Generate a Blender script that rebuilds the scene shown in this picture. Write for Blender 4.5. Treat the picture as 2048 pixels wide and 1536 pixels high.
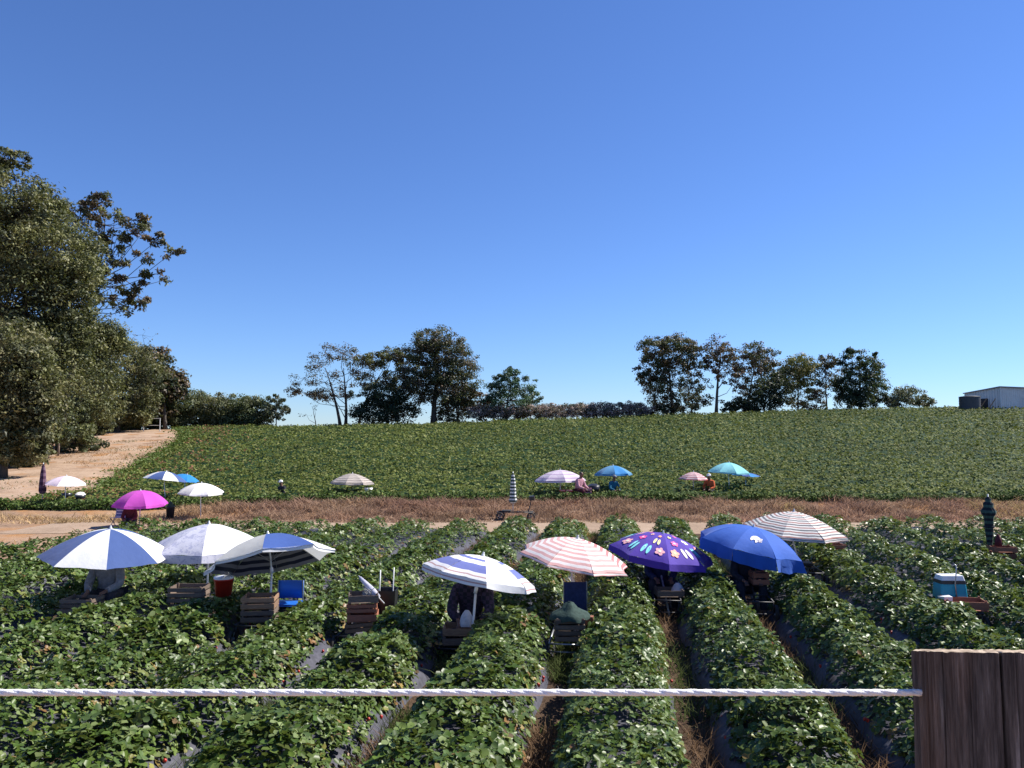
import bpy, math, random
import numpy as np
from mathutils import Vector, Matrix, Quaternion
for o in list(bpy.data.objects): bpy.data.objects.remove(o)
S = bpy.context.scene; COL = S.collection
R = math.radians
# ------------------------------------------------------------------ camera
F = 1540.0; PITCH = math.atan(100 / F); ZC = 2.9
cam = bpy.data.cameras.new('camera'); co = bpy.data.objects.new('camera', cam); COL.objects.link(co)
cam.sensor_width = 36; cam.lens = 36 * F / 2048; cam.clip_start = .05; cam.clip_end = 9000
co.location = (0, 0, ZC); co.rotation_euler = (math.pi / 2 + PITCH, 0, 0)
S.camera = co
# ------------------------------------------------------------------ light
SUN_AZ = R(70); SUN_EL = R(47)          # azimuth clockwise from +Y (to the right of the view)
W = bpy.data.worlds.new('World'); S.world = W; W.use_nodes = True
nt = W.node_tree; nt.nodes.clear()
sky = nt.nodes.new('ShaderNodeTexSky'); sky.sky_type = 'NISHITA'; sky.sun_disc = False
sky.sun_elevation = SUN_EL; sky.sun_rotation = SUN_AZ
sky.altitude = 0; sky.air_density = 1.0; sky.dust_density = 0; sky.ozone_density = 3.0
bg = nt.nodes.new('ShaderNodeBackground'); bg.inputs[1].default_value = .089
wo = nt.nodes.new('ShaderNodeOutputWorld')
tn = nt.nodes.new('ShaderNodeMix'); tn.data_type = 'RGBA'; tn.blend_type = 'MULTIPLY'; tn.inputs[0].default_value = 1
tn.inputs[7].default_value = (.50, .66, .99, 1)      # the phone's cool, saturated rendering of the clear sky
nt.links.new(sky.outputs[0], tn.inputs[6]); nt.links.new(tn.outputs[2], bg.inputs[0]); nt.links.new(bg.outputs[0], wo.inputs[0])
sl = bpy.data.lights.new('sun', 'SUN'); sl.energy = 5.0; sl.angle = R(.5); sl.color = (1, .95, .87)
so = bpy.data.objects.new('sun', sl); COL.objects.link(so)
sd = Vector((math.sin(SUN_AZ) * math.cos(SUN_EL), math.cos(SUN_AZ) * math.cos(SUN_EL), math.sin(SUN_EL)))
so.rotation_euler = sd.to_track_quat('Z', 'Y').to_euler(); so.location = (0, 0, 50)
S.view_settings.view_transform = 'Standard'; S.view_settings.look = 'None'
S.view_settings.exposure = 0.85; S.view_settings.gamma = 1; S.view_settings.use_curve_mapping = False
S.render.engine = 'CYCLES'
S.cycles.max_bounces = 6; S.cycles.diffuse_bounces = 3; S.cycles.transmission_bounces = 4; S.cycles.transparent_max_bounces = 4
rng = np.random.default_rng(7); rnd = random.Random(5)

# ------------------------------------------------------------------ helpers
def at(px, py, Y):
    a, b = px - 1024, 768 - py
    yw = F * math.cos(PITCH) - b * math.sin(PITCH); zw = F * math.sin(PITCH) + b * math.cos(PITCH)
    return Vector((a * Y / yw, Y, ZC + zw * Y / yw))
def xat(px, Y): return at(px, 868, Y).x
TANR = math.tan(R(7.9))
def furrow(j, Y): return .71 + 1.42 * j + TANR * Y         # x of the furrow right of row j
def sstep(a, b, x):
    t = np.clip((x - a) / (b - a), 0, 1); return t * t * (3 - 2 * t)
_rx = [(x - 1024) / 1540 * 95 for x in (-400, 150, 560, 830, 1000, 1280, 1500, 1760, 2048, 2500)]
_rz = [2.9 + (868 - y) * 95 / 1540 - .32 for y in (853, 853, 852, 848, 841, 832, 824, 816, 813, 811)]
def hgt(X, Y):
    X = np.asarray(X, float); Y = np.asarray(Y, float)
    L = sstep(-15, -7, X); bank = .05 + .30 * L
    zr = np.interp(X, _rx, _rz)
    z = bank * sstep(26.2, 28.8, Y)
    t = np.clip((Y - 29) / 66, 0, 1)
    tq = t ** 1.22; z = np.where(Y > 29, bank * (1 - tq) + zr * tq, z)
    z = np.where(Y > 95, zr - np.clip((Y - 95) * .012 + np.maximum(Y - 104, 0) * .08, 0, 14), z)
    z = z + 1.3 * sstep(4.4, 2.4, Y)
    und = .05 * np.sin(X * .35 + 1) * np.sin(Y * .22) * sstep(30, 45, Y)
    z = z + und + .03 * np.sin(X * 1.3) * np.sin(Y * .9 + X) * sstep(-11.5, -14, X)
    return z
def h1(x, y): return float(hgt(x, y))

def tag(o, label=None, cat=None, group=None, kind=None):
    if label: o['label'] = label
    if cat: o['category'] = cat
    if group: o['group'] = group
    if kind: o['kind'] = kind
    return o
def empty(name, loc, label, cat, group=None):
    o = bpy.data.objects.new(name, None); COL.objects.link(o); o.location = loc; o.empty_display_size = .2
    return tag(o, label, cat, group)
def link(name, me, mat=None, parent=None, loc=None):
    o = bpy.data.objects.new(name, me); COL.objects.link(o)
    if mat is not None and len(me.materials) == 0:
        for m in (mat if isinstance(mat, (list, tuple)) else [mat]): me.materials.append(m)
    if parent is not None: o.parent = parent
    if loc is not None: o.location = loc
    return o
def npmesh(name, V, Fc, col=None, smooth=False, mi=None, uv=None):
    """V (n,3); Fc (m,k) constant k, or list of arrays"""
    me = bpy.data.meshes.new(name)
    Fs = Fc if isinstance(Fc, list) else [Fc]
    Fs = [np.asarray(f) for f in Fs if len(f)]
    V = np.asarray(V, np.float32)
    me.vertices.add(len(V)); me.vertices.foreach_set('co', V.ravel())
    loops = np.concatenate([f.ravel() for f in Fs]).astype(np.int32)
    tot = np.concatenate([np.full(len(f), f.shape[1]) for f in Fs]).astype(np.int32)
    st = np.concatenate([[0], np.cumsum(tot)[:-1]]).astype(np.int32)
    me.loops.add(len(loops)); me.loops.foreach_set('vertex_index', loops)
    me.polygons.add(len(tot)); me.polygons.foreach_set('loop_start', st)
    try: me.polygons.foreach_set('loop_total', tot)
    except Exception: pass
    if mi is not None: me.polygons.foreach_set('material_index', np.asarray(mi, np.int32))
    if smooth: me.polygons.foreach_set('use_smooth', np.ones(len(tot), bool))
    me.update(calc_edges=True)
    if col is not None:
        a = me.color_attributes.new('tint', 'FLOAT_COLOR', 'POINT')
        c4 = np.ones((len(V), 4), np.float32); c4[:, :3] = col; a.data.foreach_set('color', c4.ravel())
    if uv is not None:
        l = me.uv_layers.new(name='UVMap'); l.data.foreach_set('uv', np.asarray(uv, np.float32)[loops].ravel())
    me.validate(clean_customdata=False)
    return me
class MB:
    def __init__(s): s.v = []; s.f = []; s.uv = []
    def add(s, vs, fs, uvs=None):
        b = len(s.v); s.v += [tuple(v) for v in vs]; s.f += [tuple(i + b for i in f) for f in fs]
        s.uv += list(uvs) if uvs is not None else [(0, 0)] * len(vs)
    def box(s, c, d, rot=None, jit=0):
        vs = [Vector((sx * d[0] / 2, sy * d[1] / 2, sz * d[2] / 2)) for sz in (-1, 1) for sx, sy in ((-1, -1), (1, -1), (1, 1), (-1, 1))]
        if jit: vs = [v + Vector([rnd.uniform(-jit, jit) for _ in range(3)]) for v in vs]
        if rot is not None: vs = [rot @ v for v in vs]
        s.add([v + Vector(c) for v in vs], [(3, 2, 1, 0), (4, 5, 6, 7), (0, 1, 5, 4), (1, 2, 6, 5), (2, 3, 7, 6), (3, 0, 4, 7)])
    def tube(s, pts, rad, n=6, cap=True):
        pts = [Vector(p) for p in pts]; m = len(pts)
        if not hasattr(rad, '__len__'): rad = [rad] * m
        ring = []; up = None
        for i, p in enumerate(pts):
            d = (pts[min(i + 1, m - 1)] - pts[max(i - 1, 0)]).normalized()
            if up is None: up = Vector((0, 0, 1)) if abs(d.z) < .9 else Vector((1, 0, 0))
            a = d.cross(up).normalized(); b = a.cross(d).normalized(); up = b
            ring.append([p + (a * math.cos(2 * math.pi * k / n) + b * math.sin(2 * math.pi * k / n)) * rad[i] for k in range(n)])
        fs = []
        for i in range(m - 1):
            for k in range(n): fs.append((i * n + k, i * n + (k + 1) % n, (i + 1) * n + (k + 1) % n, (i + 1) * n + k))
        if cap: fs += [tuple(range(n))[::-1], tuple((m - 1) * n + k for k in range(n))]
        s.add([v for r_ in ring for v in r_], fs)
    def lathe(s, prof, n=16, c=(0, 0, 0), rot=None):
        vs = []
        for r_, z in prof:
            for k in range(n):
                v = Vector((r_ * math.cos(2 * math.pi * k / n), r_ * math.sin(2 * math.pi * k / n), z))
                if rot is not None: v = rot @ v
                vs.append(v + Vector(c))
        fs = [(i * n + k, i * n + (k + 1) % n, (i + 1) * n + (k + 1) % n, (i + 1) * n + k) for i in range(len(prof) - 1) for k in range(n)]
        s.add(vs, fs)
    def mesh(s, name, smooth=False, bevel=False):
        me = bpy.data.meshes.new(name); me.from_pydata(s.v, [], s.f)
        if smooth: me.polygons.foreach_set('use_smooth', [True] * len(me.polygons))
        l = me.uv_layers.new(name='UVMap')
        idx = [0] * len(me.loops); me.loops.foreach_get('vertex_index', idx)
        l.data.foreach_set('uv', [c for i in idx for c in s.uv[i]])
        me.update(); return me
    def build(s, name, mat, parent=None, smooth=False, loc=None): return link(name, s.mesh(name, smooth), mat, parent, loc)

# ------------------------------------------------------------------ materials
def newmat(name):
    m = bpy.data.materials.new(name); m.use_nodes = True; t = m.node_tree; t.nodes.clear()
    out = t.nodes.new('ShaderNodeOutputMaterial'); return m, t, out
def nd(t, typ, **kw):
    n = t.nodes.new(typ)
    for k, v in kw.items():
        if k in n.inputs.keys(): n.inputs[k].default_value = v
        else: setattr(n, k, v)
    return n
def ramp(t, fac, stops, interp='LINEAR'):
    r_ = t.nodes.new('ShaderNodeValToRGB'); r_.color_ramp.interpolation = interp
    e = r_.color_ramp.elements
    while len(e) < len(stops): e.new(.5)
    for i, (p, c) in enumerate(stops): e[i].position = p; e[i].color = (*c, 1)
    t.links.new(fac, r_.inputs[0]); return r_.outputs[0]
def mixc(t, fac, a, b, mode='MIX'):
    n = t.nodes.new('ShaderNodeMix'); n.data_type = 'RGBA'; n.blend_type = mode
    for sock, v in ((0, fac), (6, a), (7, b)):
        if hasattr(v, 'links'): t.links.new(v, n.inputs[sock])
        else: n.inputs[sock].default_value = v if not isinstance(v, tuple) else (*v, 1)
    return n.outputs[2]
def noise(t, scale, detail=4, vec=None, rough=.55):
    n = nd(t, 'ShaderNodeTexNoise', Scale=scale, Detail=detail, Roughness=rough)
    if vec is not None: t.links.new(vec, n.inputs['Vector'])
    return n.outputs[0]
def bump(t, h, strength, dist=.01):
    b = nd(t, 'ShaderNodeBump', Strength=strength, Distance=dist); t.links.new(h, b.inputs['Height']); return b.outputs[0]
def pos(t): return nd(t, 'ShaderNodeNewGeometry').outputs['Position']
def objc(t): return nd(t, 'ShaderNodeTexCoord').outputs['Object']
def leafmat(name, rough=.42, trans=.35, spec=.5, tcol=(.16, .19, .03), tm=.5):
    m, t, out = newmat(name)
    a = nd(t, 'ShaderNodeAttribute', attribute_name='tint').outputs['Color']
    p = nd(t, 'ShaderNodeBsdfPrincipled', Roughness=rough); p.inputs['Specular IOR Level'].default_value = spec
    t.links.new(a, p.inputs['Base Color'])
    tr = nd(t, 'ShaderNodeBsdfTranslucent'); c2 = mixc(t, tm, a, tcol); t.links.new(c2, tr.inputs[0])
    mx = nd(t, 'ShaderNodeMixShader'); mx.inputs[0].default_value = trans
    t.links.new(p.outputs[0], mx.inputs[1]); t.links.new(tr.outputs[0], mx.inputs[2]); t.links.new(mx.outputs[0], out.inputs[0])
    return m
def simple(name, col, rough=.6, var=.15, scale=30, metal=0, bs=.2, spec=.5):
    m, t, out = newmat(name); p = nd(t, 'ShaderNodeBsdfPrincipled', Roughness=rough, Metallic=metal)
    p.inputs['Specular IOR Level'].default_value = spec
    v = objc(t); n = noise(t, scale, 5, v)
    lo = tuple(c * (1 - var) for c in col); hi = tuple(min(1, c * (1 + var)) for c in col)
    t.links.new(ramp(t, n, [(.3, lo), (.7, hi)]), p.inputs['Base Color'])
    if bs: t.links.new(bump(t, n, bs, .004), p.inputs['Normal'])
    t.links.new(p.outputs[0], out.inputs[0]); return m
def groundmat(name, stops, scale=.8, fine=14, bs=.6, extra=None):
    m, t, out = newmat(name); p = nd(t, 'ShaderNodeBsdfPrincipled', Roughness=.95); p.inputs['Specular IOR Level'].default_value = .1
    v = pos(t); a = noise(t, scale, 6, v, .65); b = noise(t, fine, 6, v, .7)
    f = mixc(t, .45, a, b)
    c = ramp(t, f, stops)
    if extra:
        g = ramp(t, noise(t, extra[1], 5, v, .7), [(extra[2], (0, 0, 0)), (extra[2] + .12, (1, 1, 1))])
        c = mixc(t, g, c, extra[0])
    t.links.new(c, p.inputs['Base Color'])
    t.links.new(bump(t, b, bs, .05), p.inputs['Normal']); t.links.new(p.outputs[0], out.inputs[0]); return m
M = {}
M['leaf'] = leafmat('strawberry_leaf', .38, .26, .24)
M['far_leaf'] = leafmat('far_strawberry_leaf', .7, .25, .12)
M['tree_leaf'] = leafmat('tree_leaf', .55, .25, .35)
M['dry'] = leafmat('dry_grass', .8, .35, .1, tm=0)
M['dirt'] = groundmat('dirt', [(.34, (.13, .09, .06)), (.48, (.27, .175, .115)), (.6, (.35, .24, .165)), (.7, (.43, .32, .23))], .3, 5, .8, ((.33, .17, .07), .22, .50))
M['track'] = groundmat('sand_track', [(.3, (.19, .13, .09)), (.5, (.31, .225, .16)), (.72, (.40, .30, .225))], .6, 9, .4)
M['road'] = groundmat('road_dirt', [(.34, (.20, .13, .085)), (.5, (.35, .245, .17)), (.66, (.45, .33, .24))], .35, 4, .8, ((.34, .185, .09), .3, .54))
M['soil'] = groundmat('field_soil', [(.3, (.035, .024, .017)), (.5, (.08, .052, .035)), (.75, (.17, .11, .07))], 1.2, 18, .9, ((.06, .07, .022), 1.3, .56))
M['plastic'] = simple('mulch_plastic', (.06, .06, .078), .62, .4, 14, 0, 1.0, .25)
M['steel'] = simple('steel', (.35, .36, .37), .4, .2, 20, .7)
M['darkmetal'] = simple('dark_metal', (.03, .03, .035), .5, .3, 20, .2)
M['whitemetal'] = simple('white_pole', (.62, .63, .62), .4, .1, 15)
M['rubber'] = simple('rubber', (.025, .024, .024), .8, .3, 25)
M['skin'] = simple('skin', (.16, .08, .05), .6, .12, 25, 0, .1)
M['hair'] = simple('hair', (.012, .01, .009), .6, .3, 60)
def woodmat(name, c0, c1, sc=(3, 3, 30)):
    m, t, out = newmat(name); p = nd(t, 'ShaderNodeBsdfPrincipled', Roughness=.8)
    mp = nd(t, 'ShaderNodeMapping'); mp.inputs['Scale'].default_value = sc; t.links.new(objc(t), mp.inputs[0])
    n = noise(t, 3, 8, mp.outputs[0], .7)
    oi = nd(t, 'ShaderNodeObjectInfo').outputs['Random']
    c = ramp(t, n, [(.3, c0), (.7, c1)])
    g = nd(t, 'ShaderNodeMapRange'); g.inputs[3].default_value = .65; g.inputs[4].default_value = 1.25; t.links.new(oi, g.inputs[0])
    hs = nd(t, 'ShaderNodeHueSaturation'); t.links.new(g.outputs[0], hs.inputs['Value']); t.links.new(c, hs.inputs['Color'])
    t.links.new(hs.outputs[0], p.inputs['Base Color']); t.links.new(bump(t, n, .5, .004), p.inputs['Normal'])
    t.links.new(p.outputs[0], out.inputs[0]); return m
M['crate'] = woodmat('crate_wood', (.16, .09, .05), (.36, .22, .13))
M['crate_old'] = woodmat('grey_crate_wood', (.09, .065, .05), (.22, .16, .12))
M['crate_red'] = woodmat('red_crate_wood', (.20, .07, .04), (.34, .14, .08))
M['bark'] = woodmat('bark', (.035, .028, .022), (.11, .09, .07), (1, 1, .3))
M['palebark'] = woodmat('pale_bark', (.14, .12, .10), (.36, .32, .28), (1, 1, .3))
def fabric(name, stops=None, col=(.8, .8, .8), floral=None, trans=.22, rough=.75, weave=True):
    m, t, out = newmat(name)
    uv = nd(t, 'ShaderNodeTexCoord').outputs['UV']
    sp = nd(t, 'ShaderNodeSeparateXYZ'); t.links.new(uv, sp.inputs[0])
    if stops: c = ramp(t, sp.outputs[1], stops, 'CONSTANT')
    else:
        c = nd(t, 'ShaderNodeRGB').outputs[0]; c.default_value = (*col, 1)
    if floral:
        n = noise(t, floral[1], 3, objc(t), .8)
        c = mixc(t, ramp(t, n, [(floral[2], (0, 0, 0)), (floral[2] + .06, (1, 1, 1))]), c, floral[0])
    v = noise(t, 6, 4, objc(t)); c = mixc(t, mixc(t, .5, v, (0, 0, 0)), c, mixc(t, 1.0, c, (.75, .74, .72), 'MULTIPLY'))
    p = nd(t, 'ShaderNodeBsdfPrincipled', Roughness=rough); p.inputs['Specular IOR Level'].default_value = .25
    p.inputs['Sheen Weight'].default_value = .1
    t.links.new(c, p.inputs['Base Color']); t.links.new(bump(t, v, .35, .03), p.inputs['Normal'])
    tr = nd(t, 'ShaderNodeBsdfTranslucent'); t.links.new(c, tr.inputs[0])
    mx = nd(t, 'ShaderNodeMixShader'); mx.inputs[0].default_value = trans
    t.links.new(p.outputs[0], mx.inputs[1]); t.links.new(tr.outputs[0], mx.inputs[2]); t.links.new(mx.outputs[0], out.inputs[0])
    return m
def stripes(cols, n, start=.0, end=1.0):
    out = [(0.0, cols[0])]
    for i in range(1, n): out.append((start + (end - start) * i / n, cols[i % len(cols)]))
    return out[:31]
def cloth(name, col, rough=.85, plaid=None):
    m, t, out = newmat(name); p = nd(t, 'ShaderNodeBsdfPrincipled', Roughness=rough); p.inputs['Specular IOR Level'].default_value = .2
    o = objc(t); n = noise(t, 25, 5, o); c = ramp(t, n, [(.3, tuple(x * .75 for x in col)), (.7, tuple(min(1, x * 1.25) for x in col))])
    if plaid:
        ck = nd(t, 'ShaderNodeTexChecker', Scale=22); t.links.new(o, ck.inputs[0]); c = mixc(t, ck.outputs[1], c, plaid)
    t.links.new(c, p.inputs['Base Color']); t.links.new(bump(t, n, .6, .01), p.inputs['Normal']); t.links.new(p.outputs[0], out.inputs[0]); return m

# ------------------------------------------------------------------ leaf scatter
T_LEAF = (np.array([[0, 0, 0], [.35, -.42, .10], [.85, -.36, .12], [1.05, 0, -.03], [.85, .36, .12], [.35, .42, .10]]), [[0, 1, 2, 3], [0, 3, 4, 5]])
T_QUAD = (np.array([[0, 0, 0], [.5, -.4, .1], [1, 0, 0], [.5, .4, .1]]), [[0, 1, 2, 3]])
T_LONG = (np.array([[0, 0, 0], [.5, -.22, .08], [1, 0, -.1], [.5, .22, .08]]), [[0, 1, 2, 3]])
def scatter(P, N, size, col, T=T_QUAD, ang=None, cj=.0):
    tv, tf = T; n = len(P)
    N = N / (np.linalg.norm(N, axis=1, keepdims=True) + 1e-9)
    ref = np.tile([0., 0, 1], (n, 1)); ref[np.abs(N[:, 2]) > .95] = [1, 0, 0]
    a = np.cross(N, ref); a /= np.linalg.norm(a, axis=1, keepdims=True); b = np.cross(N, a)
    th = rng.uniform(0, 2 * np.pi, n) if ang is None else ang
    t = a * np.cos(th)[:, None] + b * np.sin(th)[:, None]; w = np.cross(N, t)
    size = np.broadcast_to(size, (n,))
    V = (P[:, None, :] + size[:, None, None] * (tv[None, :, 0:1] * t[:, None] + tv[None, :, 1:2] * w[:, None] + tv[None, :, 2:3] * N[:, None])).reshape(-1, 3)
    k = len(tv); Fa = (np.arange(n)[:, None, None] * k + np.array(tf)[None]).reshape(-1, 4)
    C = np.repeat(col, k, axis=0)
    return V, Fa, C
def joinsc(parts):
    V = []; Fa = []; C = []; b = 0
    for v, f, c in parts: V.append(v); Fa.append(f + b); C.append(c); b += len(v)
    return np.concatenate(V), np.concatenate(Fa), np.concatenate(C)
def vnoise(x, y, s=1.0, seed=0):
    """smooth value noise"""
    g = np.random.default_rng(seed % 9973).random((257, 257))
    u = x * s + 1000; v = y * s + 1000; i = np.floor(u).astype(int); j = np.floor(v).astype(int)
    fu = u - i; fv = v - j; fu = fu * fu * (3 - 2 * fu); fv = fv * fv * (3 - 2 * fv)
    G = lambda a, b: g[a % 257, b % 257]
    return (G(i, j) * (1 - fu) * (1 - fv) + G(i + 1, j) * fu * (1 - fv) + G(i, j + 1) * (1 - fu) * fv + G(i + 1, j + 1) * fu * fv)
GREENS = np.array([[.052, .092, .016], [.078, .124, .022], [.112, .160, .038], [.080, .126, .038], [.165, .21, .08], [.052, .090, .018]])
YELL = np.array([[.22, .21, .06], [.28, .20, .07], [.22, .12, .05], [.18, .20, .06], [.14, .095, .05], [.20, .22, .06]])
def leafcols(n, yprob):
    c = GREENS[rng.integers(0, len(GREENS), n)] * rng.uniform(.7, 1.3, (n, 1))
    y = rng.random(n) < yprob
    c[y] = YELL[rng.integers(0, len(YELL), y.sum())] * rng.uniform(.8, 1.2, (y.sum(), 1))
    return c

# ------------------------------------------------------------------ ground
def grid(name, xs, ys, mat, lift=0, label=None, xf=None):
    """xs, ys 1-D; xf(y, t) maps t in 0..1 to x when given"""
    YY = np.repeat(ys, len(xs)); TT = np.tile(xs, len(ys))
    XX = TT if xf is None else xf(YY, TT)
    V = np.stack([XX, YY, hgt(XX, YY) + lift], 1)
    nx = len(xs); i = np.arange(len(ys) - 1)[:, None] * nx + np.arange(nx - 1)[None]
    Fa = np.stack([i, i + 1, i + nx + 1, i + nx], -1).reshape(-1, 4)
    o = link(name, npmesh(name, V, Fa, smooth=True), mat); o['kind'] = 'structure'
    if label: o['label'] = label
    return o
xs = np.concatenate([[-4000, -1500, -600, -300, -180, -120], np.arange(-90, -30, 2), np.arange(-30, 30, .5), np.arange(30, 91, 2), [120, 180, 300, 600, 1500, 4000]])
ys = np.concatenate([[-300, -60, -20, -5], np.arange(0, 6, .3), np.arange(6, 22, 1), np.arange(22, 34, .4), np.arange(34, 98, 1.5), np.arange(98, 130, 3), [140, 160, 200, 260, 400, 800, 1600, 4000, 7000]])
grid('ground', xs, ys, M['dirt'])
_by = [26, 29.5, 35, 42, 50, 60, 70, 80, 92, 99]; _bx = [-20.2, -19.2, -18.2, -20.8, -23.2, -26.4, -29.6, -33.2, -38.8, -42.5]
def fbx(Y): return np.interp(Y, _by, _bx) + .35 * np.sin(Y * 1.1) + .25 * np.sin(Y * 2.7)
grid('field_soil', np.linspace(0, 1, 60), np.linspace(5, 22.6, 60), M['soil'], .008, xf=lambda Y, t: -13.75 + TANR * Y + t * 34.5)
grid('sand_track', np.linspace(-15, 30, 90), np.linspace(22.6, 26.3, 10), M['track'], .008)
grid('dirt_road', np.linspace(0, 1, 24), np.linspace(26.4, 97, 60), M['road'], .012, xf=lambda Y, t: fbx(Y) - 1.0 * (1 - t) * (5 + .14 * (Y - 26)) * 1.0)
grid('hill_soil', np.linspace(0, 1, 120), np.linspace(29, 97, 70), M['soil'], .02, xf=lambda Y, t: fbx(Y) + t * (100 - fbx(Y)))

# ------------------------------------------------------------------ near strawberry rows
ROWL = {0: 'between the green-draped crate cart and the purple flowered umbrella', 1: 'between the purple flowered umbrella and the plain blue umbrella',
        2: 'just right of the plain blue umbrella', 3: 'between the beige striped umbrella and the teal cooler box', 4: 'just right of the teal cooler box',
        5: 'just left of the closed dark striped umbrella on crates', 6: 'just right of the closed dark striped umbrella on crates',
        7: 'second to the right of the closed dark umbrella on crates', 8: 'at the far right edge of the near field',
        -1: 'between the picker in the plaid shirt and the green-draped crate cart', -2: 'between the crate stack with the folded umbrella and the picker in plaid',
        -3: 'between the blue chair and the crate stack with the folded umbrella', -4: 'between the red bucket and the blue chair',
        -5: 'between the picker in the straw hat and the red bucket', -6: 'just left of the picker in the straw hat',
        -7: 'second to the left of the picker in the straw hat', -8: 'third to the left of the picker in the straw hat',
        -9: 'leftmost of the near field, along the bare dirt'}
tri_total = 0
for k in range(-9, 9):
    c0 = 1.42 * k
    def vis(Y, m=1.6):
        x = c0 + TANR * Y; return abs(x) < .665 * Y + m
    y0 = 5.2
    while y0 < 21 and not vis(y0): y0 += .3
    y1 = 22.3 + .25 * math.sin(k * 2.3) - (0 if k > -7 else 0)
    row = empty('strawberry_row', (c0 + TANR * y0, y0, 0), 'strawberry row ' + ROWL[k], 'crop row', 'strawberry rows of the near field')
    O = Vector(row.location)
    # plastic covered bed
    n = int((y1 - y0) / .22) + 2; yy = np.linspace(y0, y1, n)
    prof = [(-.56, -.02), (-.50, .10), (-.40, .19), (-.15, .22), (.15, .22), (.40, .19), (.50, .10), (.56, -.02)]
    V = []
    for y in yy:
        wv = .03 * math.sin(y * 3.1 + k)
        for (s, z) in prof: V.append((c0 + TANR * y + s + wv + rnd.uniform(-.012, .012) - O.x, y - O.y, z + rnd.uniform(-.012, .012) * (z > 0)))
    m_ = len(prof); i = np.arange(n - 1)[:, None] * m_ + np.arange(m_ - 1)[None]
    Fb = np.stack([i, i + 1, i + m_ + 1, i + m_], -1).reshape(-1, 4)
    link('mulch_sheet', npmesh('mulch_sheet', np.array(V), Fb, smooth=True), M['plastic'], row)
    # foliage
    parts = []
    for (ya, yb, dens, sz) in ((y0, min(y1, 9), 800, .047), (9, 13, 520, .053), (13, 17, 330, .062), (17, y1, 220, .076)):
        ya = max(ya, y0)
        if yb <= ya: continue
        nn = int((yb - ya) * dens)
        y = rng.uniform(ya, yb, nn)
        s = rng.uniform(-1, 1, nn); s = np.sign(s) * np.abs(s) ** .8
        wl = (.46 if k > 0 else .54 if k > -2 else .50) + (.05 if k > -2 else .08) * (vnoise(y, y * 0, 1.6, k + 40) - .5) * 2
        wr = (.48 if k > 0 else .54 if k > -2 else .53) + (.06 if k > -2 else .1) * (vnoise(y, y * 0, 1.3, k + 80) - .5) * 2
        if k in (-2, -3): wr = wr - .08 * sstep(.4, .65, vnoise(y, y * 0, .8, k + 90))
        lat = np.where(s < 0, s * wl, s * wr)
        top = (.58 if k > -2 else .52) + .10 * (vnoise(y, lat, 1.9, k + 11) - .5) * 2 + .11 * (vnoise(y, lat, 3.4, k + 12) - .5) * 2
        sh = np.clip(1 - np.abs(s) ** 3.6, 0, 1) ** .7
        endf = np.clip((y1 - y) / .35, 0, 1) ** .5
        z = .10 + (top - .10) * sh * endf
        dep = rng.exponential(.06, nn); z = np.maximum(z - dep, .06)
        X = c0 + TANR * y + lat + rng.normal(0, .02, nn)
        N = np.stack([np.where(s < 0, -1, 1) * np.abs(s) ** 2.2 * 1.1, np.zeros(nn), np.ones(nn)], 1)
        N += rng.normal(0, .42, (nn, 3)); N[:, 2] = np.abs(N[:, 2]) + .15
        P = np.stack([X - O.x, y - O.y, z], 1)
        yp = .01 + .07 * (np.abs(s) > .8) + .14 * (vnoise(y, lat * 2, .9, k + 5) > .80) * (np.abs(s) > .4)
        if k <= -1: yp = yp + .15 * (s > .72) * (vnoise(y, y * 0, 1.2, k) > .35)
        a0 = rng.uniform(0, 2 * np.pi, nn)
        szv = sz * rng.uniform(.55, 1.4, nn) * (.8 + .45 * vnoise(y, lat, 1.1, k + 70))
        cc = leafcols(nn, yp)
        for q in range(3):
            Nq = N + rng.normal(0, .22, (nn, 3))
            keep = rng.random(nn) < (1 if q < 2 else .8)
            parts.append(scatter(P[keep], Nq[keep], szv[keep], (cc * rng.uniform(.85, 1.15, (nn, 1)))[keep], T_LEAF if yb <= 17 else T_QUAD, (a0 + q * 2.09)[keep]))
    V, Fa, C = joinsc(parts); tri_total += len(Fa) * 2
    o = link('foliage', npmesh('foliage', V, Fa, C), M['leaf'], row); o['kind'] = 'stuff'
    # berries
    if -5 <= k <= 3:
        b = MB()
        for q in range(11):
            y = rnd.uniform(max(y0, 6.3), 12); sgn = 1 if (k < -1 or rnd.random() < .5) else -1
            x = c0 + TANR * y + sgn * (rnd.uniform(.44, .56) if k > -2 else rnd.uniform(.36, .52)); z = rnd.uniform(.12, .24)
            b.lathe([(.001, -.03), (.012, -.016), (.017, 0), (.012, .012), (.001, .015)], 7, (x - O.x, y - O.y, z), Matrix.Rotation(rnd.uniform(-.8, .8), 3, 'X'))
        if 'berry' not in M: M['berry'] = simple('berry', (.42, .03, .02), .35, .4, 90)
        b.build('ripe_berries', M['berry'], row, True)['kind'] = 'stuff'

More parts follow.
